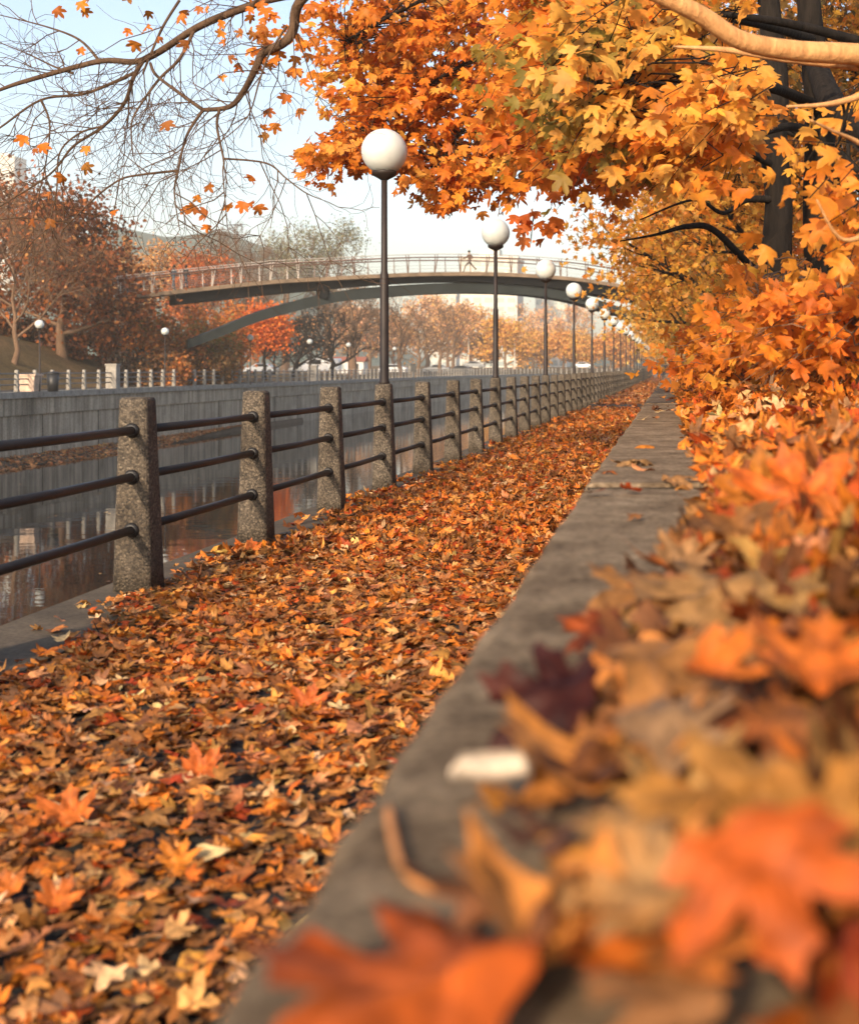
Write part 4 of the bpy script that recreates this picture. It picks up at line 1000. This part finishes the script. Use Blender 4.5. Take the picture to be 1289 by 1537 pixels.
# ---------------- single leaves one can point at
def one_leaf(px, py, wpx, e, ang, face, col, label, col2=None, curl=(.3,.3,0,.1), stem=False, Y=None, base=None, roll=0.0, group='maple leaves lying on the low wall'):
    """px,py: photo spot; e: height over what it lies on; ang: tip direction seen from the camera; face 0 flat .. 1 facing the camera"""
    h = HC-((WT if base is None else base)+e); Yd = Y or F*h/(py-VY); c = P(px, py, Yd); s = wpx*Yd/F/1.28
    f = face*R(80)
    nrm = np.array((math.sin(roll), -math.sin(f), math.cos(f)))
    a = R(ang); t = np.array((math.cos(a), math.sin(a)*math.cos(f), math.sin(a)*math.sin(f)))
    t = unit(t-nrm*np.dot(t, nrm)/np.dot(nrm, nrm)); nn = unit(nrm); r = np.cross(t, nn)
    tp, T = template(HALF, 5); x = tp[:,0]; y = tp[:,1]-.42
    rg = np.random.default_rng(int(px*13+py)); cx, cy, cxy, cf = curl; ph = rg.uniform(0, 6, 3)
    z = cx*x*x+cy*y*y+cxy*x*y+cf*np.abs(x)+.06*np.sin(8*x+ph[0])*np.cos(7*y+ph[1])+.03*np.sin(15*x+11*y+ph[2])+rg.uniform(.1,.5)*np.clip(np.hypot(x, y)-.35, 0, 1)**2*np.sin(3*np.arctan2(y, x)+ph[1])*2
    if abs(cx) > 1.2:                                              # strongly rolled blade
        rn = np.hypot(tp[:,0], tp[:,1]-.25); bn = np.arctan2(tp[:,1]-.25, tp[:,0]); ringt = np.repeat(np.arange(1,6)/5., (len(tp)-1)//5); ringt = np.concatenate([[0], ringt])
        x = .62*ringt*np.cos(bn); y = .52*ringt*np.sin(bn)*(1+.04*np.sin(9*bn))
        rr = .28/ (abs(cx)/1.5); th = x/rr; x = rr*np.sin(np.clip(th, -2.6, 2.6)); z = np.sign(cx)*rr*(1-np.cos(np.clip(th, -2.6, 2.6)))+cy*y*y
    W = s*(x[:,None]*r+y[:,None]*t+z[:,None]*nn)
    q = np.clip(np.hypot(tp[:,0]*.8, tp[:,1]-.2)/.75, 0, 1)[:,None]
    blot = (.5+.5*np.sin(5*tp[:,0]+3.3*tp[:,1]+ph[0])*np.sin(4*tp[:,1]-2*tp[:,0]+ph[1]))[:,None]
    c1 = np.array(col); c2 = np.array(col2 if col2 is not None else [k*.72 for k in col])
    C = c1*(1-np.clip(q*.6+blot*.5-.2, 0, 1))+c2*np.clip(q*.6+blot*.5-.2, 0, 1)
    no = (len(tp)-1)//5
    for k in range(5):
        for j in (0, 7, 13, no-13, no-7): C[1+k*no+j] = C[1+k*no+j]*(1.35-.08*k)+.01
    C = C*(1-.25*(rg.random((len(C),1)) < .08))
    ob = empty('maple_leaf', tuple(c), label, 'leaf', group)
    link('blade', fast_mesh('blade', W, T, C), M['dry'], ob)
    if stem:
        b0 = s*(-.42*t+(cy*.18)*nn); k = rg.uniform(-.5,.5)
        pts = catmull([b0, b0-t*s*.3+nn*s*.04+r*s*.06*k, b0-t*s*.6+nn*s*.02+r*s*.25*k, b0-t*s*.85+r*s*.5*k], 4)
        mb = MB(); mb.tube(pts, list(np.linspace(.0016,.0011,len(pts)-1))+[.0019], 6); mb.build('stem', M['leaf_stem'], ob, True)
    return ob
M['leaf_stem'] = plain('leaf_stalk', (.45,.18,.05), .6, 0, .2, 30)
REDO, DEEP = (.54,.125,.016), (.032,.005,.004)
LV = [
 (612,1452,590,.03,174,.0,REDO,'large blurred red orange leaf lying front centre on the low wall',(.36,.07,.012),(-.25,.15,.1,.0)),
 (1155,1320,340,.09,-75,.80,(.54,.120,.015),'large vivid red orange leaf hanging at lower right, its blade facing the camera',(.46,.10,.014),(-.4,-.2,.1,.1)),
 (1085,1215,400,.085,170,.38,(.58,.26,.045),'broad yellow orange leaf behind the vivid red one',(.66,.38,.13),(-.5,.2,.1,.1)),
 (1250,1215,260,.10,60,.5,(.66,.33,.07),'yellow leaf at the right edge above the vivid red leaf',(.6,.26,.06),(-.3,.3,.1,.1)),
 (955,1345,230,.06,175,.35,(.60,.38,.20),'pale tan pointed leaf left of the vivid red leaf',(.62,.30,.09),(.3,.2,.1,.1)),
 (940,1240,210,.05,190,.5,(.64,.42,.24),'pale buff leaf with curled edge above the pale pointed leaf',(.6,.32,.12),(-.9,.2,.1,.1)),
 (735,1168,150,.028,8,.25,(.60,.50,.40),'tightly rolled whitish leaf lying on bare concrete',(.52,.42,.32),(2.4,.1,0,0)),
 (745,1206,95,.012,200,.1,(.62,.28,.04),'small orange leaf tucked under the whitish rolled leaf',(.5,.2,.03),(.3,.2,0,.1)),
 (815,1045,235,.045,165,.55,DEEP,'dark maroon leaf standing at the edge of the leaf drift',(.09,.018,.009),(-.4,.3,.2,.1)),
 (890,940,130,.035,170,.35,DEEP,'small maroon leaf with orange tip behind the larger maroon one',(.45,.10,.015),(-.4,.2,.1,.1)),
 (1020,990,330,.07,10,.22,(.60,.30,.11),'wide orange tan leaf lying across the middle of the drift',(.52,.24,.08),(-.5,.2,.1,.1)),
 (1010,1075,270,.075,35,.45,(.50,.33,.22),'dusty pinkish tan leaf arching over a dark hollow',(.42,.25,.15),(-1.0,.2,.2,.1)),
 (985,1140,190,.035,180,.5,(.24,.10,.035),'brown arched leaf underneath the pinkish tan leaf',(.15,.06,.025),(-1.0,.1,.1,.1)),
 (1060,890,320,.06,175,.3,(.58,.36,.18),'large wrinkled tan leaf in front of the upright brown leaves',(.50,.27,.11),(-.5,.3,.2,.1)),
 (945,875,170,.04,150,.4,(.52,.27,.11),'crumpled light brown leaf at the drift edge on the wall',(.40,.19,.07),(-.8,.4,.2,.1)),
 (1028,835,100,.06,70,.8,(.56,.34,.19),'upright tan leaf leaning against the drift',(.46,.25,.11),(.6,.2,.1,.1)),
 (1225,890,270,.085,20,.3,(.64,.40,.17),'light golden tan leaf lying flat near the right edge',(.60,.33,.11),(-.3,.2,.1,.1)),
 (1230,985,230,.10,80,.7,(.52,.13,.016),'orange red leaf standing upright at the right edge',(.50,.17,.03),(.4,.2,.1,.1)),
 (1085,1010,170,.085,-15,.35,(.58,.15,.02),'red orange leaf with folded lobe beside the upright red leaf',(.5,.18,.03),(.6,.2,.1,.1)),
 (1150,1085,260,.06,200,.3,(.30,.12,.04),'dull brown leaf in shade above the yellow orange leaf',(.36,.10,.02),(-.5,.2,.1,.1)),
 (1105,800,150,.08,-85,.8,(.22,.10,.035),'dark brown leaf hanging down like a curtain',(.38,.19,.07),(.9,.1,.1,.1)),
 (1190,735,190,.14,100,.75,(.56,.125,.014),'bright scarlet orange leaf standing highest on the drift',(.60,.16,.02),(.3,.2,.1,.1)),
 (1120,740,150,.13,140,.6,(.72,.30,.03),'bright orange leaf just left of the scarlet one',(.66,.20,.025),(.3,.2,.1,.1)),
 (1215,790,200,.08,185,.5,(.20,.08,.03),'dark curled brown leaf beneath the scarlet leaf',(.12,.05,.025),(-.9,.2,.1,.1)),
 (1255,700,120,.13,60,.6,(.60,.22,.03),'orange leaf at the right edge beside the scarlet leaf',(.5,.15,.02),(.3,.2,.1,.1)),
 (940,694,62,.014,170,.12,(.62,.40,.22),'pale leaf lying alone across the middle of the wall top',(.5,.28,.13),(-.5,.2,.1,.1)),
 (1018,718,75,.016,10,.15,(.62,.36,.18),'tan leaf on the wall top beside the joint',(.55,.27,.1),(-.6,.2,.1,.1)),
 (953,774,36,.008,170,.1,(.50,.22,.07),'tiny brown leaf fragment on the wall nearer than the joint',(.4,.17,.06),(-.4,.2,.1,.1)),
 (850,1345,85,.05,95,.6,(.62,.40,.22),'narrow buff leaf standing behind the front red leaf',(.55,.30,.14),(1.5,.1,.1,.1)),
 (985,1500,300,.03,160,.35,(.30,.15,.07),'shadowy brown leaf at the bottom edge of the photo',(.22,.10,.04),(-.6,.2,.1,.1)),
 (1235,1450,260,.02,30,.3,(.035,.02,.014),'near-black leaf added for the dark gap in the lower right corner',(.05,.025,.014),(-.5,.2,.1,.1)),  # leaf added and coloured to stand in for a shaded gap in the drift
]
for a in LV:
    a = list(a[:10]); dk = 1.5 if 'whitish rolled leaf lying' in a[7] or 'tightly' in a[7] else (.52 if a[6][1] > .2 else .78)
    hs = (1,1,1) if dk > 1 else (1,.86,.62); dk = min(dk, 1.05); a[6] = tuple(k*dk*m_ for k, m_ in zip(a[6], hs)); a[8] = tuple(k*dk*m_ for k, m_ in zip(a[8], hs))
    a[5] = a[5]*(.8 if 'vivid' in a[7] or 'maroon' in a[7] or 'scarlet' in a[7] else .5); one_leaf(*a)
# the long curved stalk lying on the concrete
ob = empty('leaf_stalk', tuple(P(640,1290,1.05)), 'long curved orange leaf stalk lying on bare concrete', 'leaf stalk')
def onwall(px, py, e=.003): return P(px, py, F*(HC-WT-e)/(py-VY))
pts = catmull([onwall(*q) for q in ((583,1215),(592,1262),(606,1305),(640,1332),(690,1338),(735,1330))], 5)-np.array(ob.location)
mb = MB(); mb.tube(pts, list(np.linspace(.0042,.0028,len(pts)))); mb.build('stalk_body', M['leaf_stem'], ob, True)
for px, py, w_, a, fc, c, lb in ((270,1285,66,80,.5,(.58,.19,.022),'bright orange leaf tilted up on the path at lower left'),
    (92,1345,72,70,.6,(.48,.12,.016),'orange red leaf standing up on the path near the left edge'),
    (105,1215,90,100,.6,(.52,.13,.02),'rusty red leaf standing on the path left of centre'),
    (465,1050,60,80,.7,(.50,.11,.02),'curled red leaf standing up in the middle of the path'),
    (310,1150,75,60,.6,(.52,.12,.02),'deep orange leaf standing between the tan path leaves'),
    (270,1400,70,20,.15,(.56,.30,.11),'flat light tan leaf lying on dark bare asphalt'),
    (10,1330,66,110,.5,(.48,.13,.018),'orange leaf cut by the left frame edge'),
    (738,827,40,100,.7,(.66,.15,.02),'red leaf leaning at the foot of the second concrete post') if False else (373,825,42,80,.7,(.64,.15,.02),'bright red leaf leaning at the foot of the second concrete post')):
    one_leaf(px, py, w_, .045, a, fc, c, lb, None, (.5,.3,.1,.1), True, base=.0, group='single maple leaves standing out on the path')

ob = empty('twig', (-2.95, 6.7, .03), 'thin dark twig sticking up from the leaves at the path edge', 'twig')
mb = MB(); p0 = P(178,972,6.25)-np.array(ob.location); p1 = P(140,932,6.35)-np.array(ob.location); mb.tube([p0, (p0+p1)/2+np.array((-.015,0,-.02)), p1], [.004,.0035,.002], 5); mb.build('stem', M['bark_dark'], ob)
# ================================================================== FAR THINGS
def car(px, y, z, L, H, body, label, face='left', van=False):
    t = empty('parked_car', (wx(px, y), y, z), label, 'car', 'cars parked beyond the canal')
    Wd = 1.75; h = H/2; s = -1 if face == 'left' else 1
    if van: prof = [(-.5,.18),(-.5,.9),(-.47,1),(.30,1),(.42,.62),(.5,.55),(.5,.18)]
    else: prof = [(-.5,.22),(-.5,.56),(-.46,.66),(-.36,.70),(-.22,.97),(.10,1),(.27,.68),(.46,.58),(.5,.45),(.5,.22)]
    mb = MB(); rings = []
    for yy_, sc in ((-Wd/2,.965),(-Wd/2+.12,1),(Wd/2-.12,1),(Wd/2,.965)): rings.append([(s*x*L*sc, yy_, .0+zz*H*(sc if zz > .5 else 1)) for x, zz in prof])
    mb.loft(rings); mb.build('body', M[body], t)
    wp = [(-.30,.70),(-.2,.93),(.08,.95),(.20,.70)] if not van else [(-.02,.62),(-.02,.92),(.27,.92),(.36,.64)]
    for yy_ in (-Wd/2-.012, Wd/2+.012):
        mb = MB(); mb.loft([[(s*x*L, yy_-.01, zz*H) for x, zz in wp], [(s*x*L, yy_+.01, zz*H) for x, zz in wp]]); mb.build('window', M['glass'], t)
    for wx_ in (-.31, .31):
        for yy_ in (-Wd/2+.05, Wd/2-.05):
            mb = MB(); ring = lambda r, o: [(wx_*L+r*math.cos(a), yy_+o, .31+r*math.sin(a)) for a in np.linspace(0, 2*math.pi, 14, endpoint=False)]
            mb.loft([ring(.31,-.1), ring(.33,-.07), ring(.33,.07), ring(.31,.1)]); wh = mb.build('wheel', M['tyre'], t)
            mb = MB(); mb.loft([ring(.19,-.112), ring(.19,.112)]); mb.build('rim', M['car_grey'], wh)
    return t
zf_ = lambda px, y: far_z(wx(px, y), y)+.004*max(0, y-240)
car(392, 190, zf_(392,190), 4.3, 1.45, 'car_white', 'white car parked behind the vivid orange maple')
car(458, 200, zf_(458,200), 4.3, 1.5, 'car_grey', 'silver car parked left of the white van')
car(483, 196, zf_(483,196), 5.2, 2.2, 'car_white', 'white van parked behind the middle bare trees', van=True)
car(590, 215, zf_(590,215), 4.3, 1.5, 'car_white', 'white car parked beside the nearest lamp pole')
car(655, 245, zf_(655,245), 4.4, 1.5, 'car_grey', 'silver car parked under the slim bare trees')
car(690, 255, zf_(690,255), 4.4, 1.5, 'car_dark', 'dark car parked under the bare tree in the haze')
car(875, 316, 1.0, 4.6, 1.5, 'car_white', 'white car driving past behind the fourth lamp pole', 'right')
car(712, 300, 1.1, 4.4, 1.5, 'car_grey', 'pale grey car left of the second lamp pole', 'right')
# cabin with reddish roof
y = 205; x = wx(524, y); cb = empty('cabin', (x, y, far_z(x, y)-.1), 'small white cabin with red brown roof beside the thick grey trunk', 'cabin')
mb = MB(); mb.box(-2.4,2.4,-1.5,1.5,0,1.9); mb.build('wall', M['white_wall'], cb)
mb = MB(); mb.loft([[(-2.6,-1.7,1.903),(-2.6,1.7,1.903),(-2.6,0,2.6)],[(2.6,-1.7,1.903),(2.6,1.7,1.903),(2.6,0,2.6)]]); mb.build('roof', M['red_roof'], cb)
mb = MB(); mb.box(1.0,1.7,-1.53,-1.497,.1,1.6); mb.build('door', M['bin'], cb)
mb = MB(); mb.box(-1.6,-.4,-1.53,-1.497,.8,1.5); mb.build('window', M['window'], cb)
y = 175; x = wx(620, y); sb = empty('information_board', (x, y, far_z(x, y)), 'black square board on two posts right of the forked bare tree', 'board')
mb = MB(); mb.box(-.30,.30,-.05,.05,.75,1.75); mb.build('board_panel', M['bin'], sb)
for sx in (-.26,.26):
    mb = MB(); mb.box(sx-.04,sx+.04,.055,.12,0,1.72); mb.build('leg', M['bark_grey'], sb)
y = 71.5; x = wx(80, y); lb_ = empty('litter_bin', (x, y, .0), 'black litter bin behind the far railing by the first far lamp', 'bin')
mb = MB(); mb.lathe([(.24,.02),(.30,.9)], 16); mb.build('body', M['bin'], lb_, True)
mb = MB(); mb.lathe([(.32,.905),(.32,.97),(.22,1.02),(.03,1.04)], 16); mb.build('lid', M['bin'], lb_, True)
y = 71.8; x = wx(45, y); pl = empty('planter', (x, y, .0), 'pale tan square planter behind the far railing near the left edge', 'planter')
mb = MB(); mb.loft([[(-.38,-.38,0),(.38,-.38,0),(.38,.38,0),(-.38,.38,0)],[(-.46,-.46,.8),(.46,-.46,.8),(.46,.46,.8),(-.46,.46,.8)]]); bevel_obj(mb.build('box', M['pale_wood'], pl), .03)
mb = MB(); mb.box(-.50,.50,-.50,.50,.803,.90); bevel_obj(mb.build('rim', M['pale_wood'], pl), .02)
# bare flag poles / slim masts in the far haze
def mast(px, y, top, label):
    x = wx(px, y); t = empty('lamp_mast', (x, y, 1.0), label, 'mast', 'tall pale masts beyond the canal'); H = HC-(top-VY)*y/F-1
    mb = MB(); mb.tube([(0,0,0),(0,0,H)], [.14,.07], 8); mb.build('pole', M['tower'], t)
    mb = MB(); mb.tube([(0,0,H-.1),(-.5,0,H+.12),(-1.3,0,H+.18)], .05, 6); mb.build('arm', M['tower'], t)
    mb = MB(); mb.box(-1.75,-1.25,-.14,.14,H+.10,H+.24); mb.build('lamp_head', M['tower'], t)
mast(772, 316, 500, 'pale thin street light right of the second lamp pole')
mast(703, 318, 505, 'pale thin street light among the hazy peach trees')
mast(725, 320, 530, 'short pale street light beside the small dark golden tree')
# buildings in the haze
def block(px0, px1, y, top, label, floors, cols_, mat='tower', d=18):
    x0, x1 = wx(px0, y), wx(px1, y); zt = HC-(top-VY)*y/F; t = empty('apartment_building', ((x0+x1)/2, y, 1.0), label, 'building')
    w_ = x1-x0; H = zt-1
    mb = MB(); mb.box(-w_/2, w_/2, 0, d, 0, H); mb.build('wall', M[mat], t)
    mb = MB(); mb.box(-w_/2-.3, w_/2+.3, -.3, d+.3, H+.003, H+.9); mb.build('roof', M['tower'], t)
    mb = MB(); mb.box(-w_*.2, w_*.15, d*.3, d*.7, H+.905, H+3.6); mb.build('roof_plant_room', M['tower'], t)
    fh = H/floors; cw = w_/cols_
    pm = MB(); pm.box(-cw*.33, cw*.33, -.10, .02, 0, fh*.5); wm = pm.mesh('window'); wm.materials.append(M['window'])
    for i in range(floors):
        for j in range(cols_):
            o = bpy.data.objects.new('window', wm); COL.objects.link(o); o.parent = t; o.location = (-w_/2+(j+.5)*cw, 0, i*fh+fh*.28)
block(690, 776, 430, 389, 'pale hazy high-rise tower behind the bridge deck between two lamps', 12, 5)
block(803, 850, 470, 446, 'pale low apartment slab in the haze right of the third lamp', 7, 4)
block(640, 684, 520, 444, 'faint cream apartment block left of the high-rise in the haze', 9, 4)
block(-20, 22, 950, 236, 'tall pale tower at the left frame edge behind bare twigs', 16, 4)

# ================================================================== PEOPLE
def vcol_mat():
    m, nt, b = newmat('clothing'); at = nt.nodes.new('ShaderNodeVertexColor'); at.layer_name = 'Col'
    f = noise(nt, coords(nt), 18, 4)
    nt.links.new(mix(nt, at.outputs[0], ramp(nt, f, [(.3,(.8,.8,.8)),(.7,(1.15,1.15,1.15))]), 1.0), b.inputs['Base Color']); b.inputs['Roughness'].default_value = .8
    return m
M['cloth'] = vcol_mat()
def person(loc, label, H=1.74, rz=0, pose='walk', top=(.03,.03,.035), legs=(.03,.035,.05), hair=(.03,.02,.015), skin=(.45,.26,.18), shoe=(.05,.05,.05), swing=1.0):
    """one skinned body; x is forward"""
    k = H/1.74; st = {'walk': .30, 'run': .52, 'stand': .05}[pose]*swing; kb = {'walk': .10, 'run': .34, 'stand': 0}[pose]
    J = {}
    J['pel'] = (0,0,.93); J['wst'] = (.01,0,1.08); J['che'] = (.03,0,1.30); J['nek'] = (.03,0,1.46); J['hd0'] = (.045,0,1.54); J['hd1'] = (.06,0,1.63); J['hd2'] = (.05,0,1.71)
    for s, sg in (('L',1),('R',-1)):
        f = st*sg
        J['hip'+s] = (0,.09*sg,.90); J['kne'+s] = (f*.62+(.05 if f > 0 else 0),.095*sg,.50+(.06 if pose == 'run' and f > 0 else 0))
        ay = .09+(kb*.75 if f < 0 else 0); J['ank'+s] = (f*(1.0 if f > 0 else 1.15),.10*sg,ay); J['toe'+s] = (f*(1.0 if f > 0 else 1.15)+.17,.105*sg,max(.03, ay-.055))
        J['sho'+s] = (.03,.17*sg,1.42); eb = .9 if pose == 'run' else .25
        J['elb'+s] = (.01-f*.40,.25*sg,1.16); J['wri'+s] = (.05-f*.50+.16*eb,.24*sg,.96+.16*eb); J['han'+s] = (.08-f*.52+.20*eb,.235*sg,.88+.2*eb)
    E = [('pel','wst'),('wst','che'),('che','nek'),('nek','hd0'),('hd0','hd1'),('hd1','hd2')]
    for s in 'LR': E += [('pel','hip'+s),('hip'+s,'kne'+s),('kne'+s,'ank'+s),('ank'+s,'toe'+s),('che','sho'+s),('sho'+s,'elb'+s),('elb'+s,'wri'+s),('wri'+s,'han'+s)]
    rad = dict(pel=.135,wst=.125,che=.145,nek=.058,hd0=.075,hd1=.10,hd2=.075,hip=.095,kne=.062,ank=.045,toe=.036,sho=.068,elb=.048,wri=.034,han=.036)
    names = list(J); me = bpy.data.meshes.new('body'); me.from_pydata([tuple(c*k for c in J[n]) for n in names], [(names.index(a), names.index(b)) for a, b in E], [])
    tmp = bpy.data.objects.new('body', me); COL.objects.link(tmp)
    md = tmp.modifiers.new('skin', 'SKIN'); md.use_smooth_shade = True
    for i, n in enumerate(names):
        r = rad.get(n, rad.get(n[:3], .05))*k; sv = me.skin_vertices[0].data[i]; sv.radius = (r, r*(1.15 if n in ('che','pel') else 1)); sv.use_root = n == 'pel'
    ss = tmp.modifiers.new('sub', 'SUBSURF'); ss.levels = ss.render_levels = 1
    dg = bpy.context.evaluated_depsgraph_get(); nm = bpy.data.meshes.new_from_object(tmp.evaluated_get(dg)); bpy.data.objects.remove(tmp)
    co_ = np.array([v.co for v in nm.vertices])/k; C = np.tile(np.array(top), (len(co_),1))
    arm = np.abs(co_[:,1]) > .19
    C[(co_[:,2] < .98) & ~arm] = legs; C[(co_[:,2] < .11)] = shoe
    C[arm & (np.linalg.norm(co_[:,None,:]-np.array([J['hanL'],J['hanR']])[None], axis=2).min(1) < .075)] = skin
    hd = co_[:,2] > 1.475; C[hd] = skin; C[hd & ((co_[:,2] > 1.66) | (co_[:,0] < .03))] = hair
    a = nm.color_attributes.new('Col', 'FLOAT_COLOR', 'POINT'); cc = np.ones((len(co_),4), np.float32); cc[:,:3] = C; a.data.foreach_set('color', cc.ravel())
    nm.materials.clear(); nm.materials.append(M['cloth'])
    t = empty('person', loc, label, 'person', None, rz); link('body', nm, None, t)
    mb = MB(); hr = []
    for th in np.linspace(.05, math.pi*.62, 7): hr.append((.108*math.sin(th)*k, (1.635+.118*math.cos(th))*k))
    mb.lathe(hr[::-1], 14, .045*k, 0); o = mb.build('hair', M['bark_dark'], t, True)
    return t
def deck_at(px, o=1.6):
    p = min(deck, key=lambda q: abs(VX+q[0]*F/q[1]-px)); return tuple(p+side*o)
dr = math.atan2(tdir[1], tdir[0])
person(deck_at(709), 'person jogging across the bridge in dark brown clothing', 1.78, dr+math.pi, 'run', (.10,.055,.035), (.07,.045,.035))
person(deck_at(272, 1.2), 'person in dark blue jacket standing at the left end of the bridge', 1.78, dr+.4, 'walk', (.035,.05,.07), (.06,.09,.12), swing=.5)
person(deck_at(283, 1.8), 'person in black coat just behind the one in blue on the bridge', 1.72, dr+.4, 'walk', (.02,.02,.022), (.05,.06,.075), swing=.6)
person(deck_at(197, 1.4), 'person in dark coat at the far left end of the bridge railing', 1.75, dr, 'walk', (.05,.05,.05), (.05,.05,.055), swing=.5)
person((-1.55, 150, 0), 'person in black walking away at the far end of the path beside the railing', 1.75, R(90), 'walk', (.02,.02,.022), (.14,.16,.2))
person((-.75, 150, 0), 'person in pale top walking in the middle of the distant group', 1.68, R(90), 'walk', (.5,.48,.46), (.05,.06,.08))
person((.05-.55, 135, 0), 'person in long black coat nearest the low wall in the distant group', 1.8, R(90), 'walk', (.018,.018,.02), (.02,.02,.022))
person((wx(737,296), 296, 1.0), 'distant dark figure standing left of the second lamp pole', 1.8, R(200), 'walk', (.02,.02,.025), (.03,.03,.03))
# ================================================================== AIR
mb = MB(); mb.box(-900, 600, -60, 1500, -6.6, 130)
hz = mb.build('haze', None); m = bpy.data.materials.new('haze_air'); m.use_nodes = True; nt = m.node_tree; nt.nodes.clear()
out = nt.nodes.new('ShaderNodeOutputMaterial'); pv = nt.nodes.new('ShaderNodeVolumePrincipled')
pv.inputs['Color'].default_value = (1,.93,.83,1); pv.inputs['Density'].default_value = .0005; pv.inputs['Anisotropy'].default_value = 0
nt.links.new(pv.outputs[0], out.inputs['Volume']); hz.data.materials.append(m); tag(hz, kind='stuff')
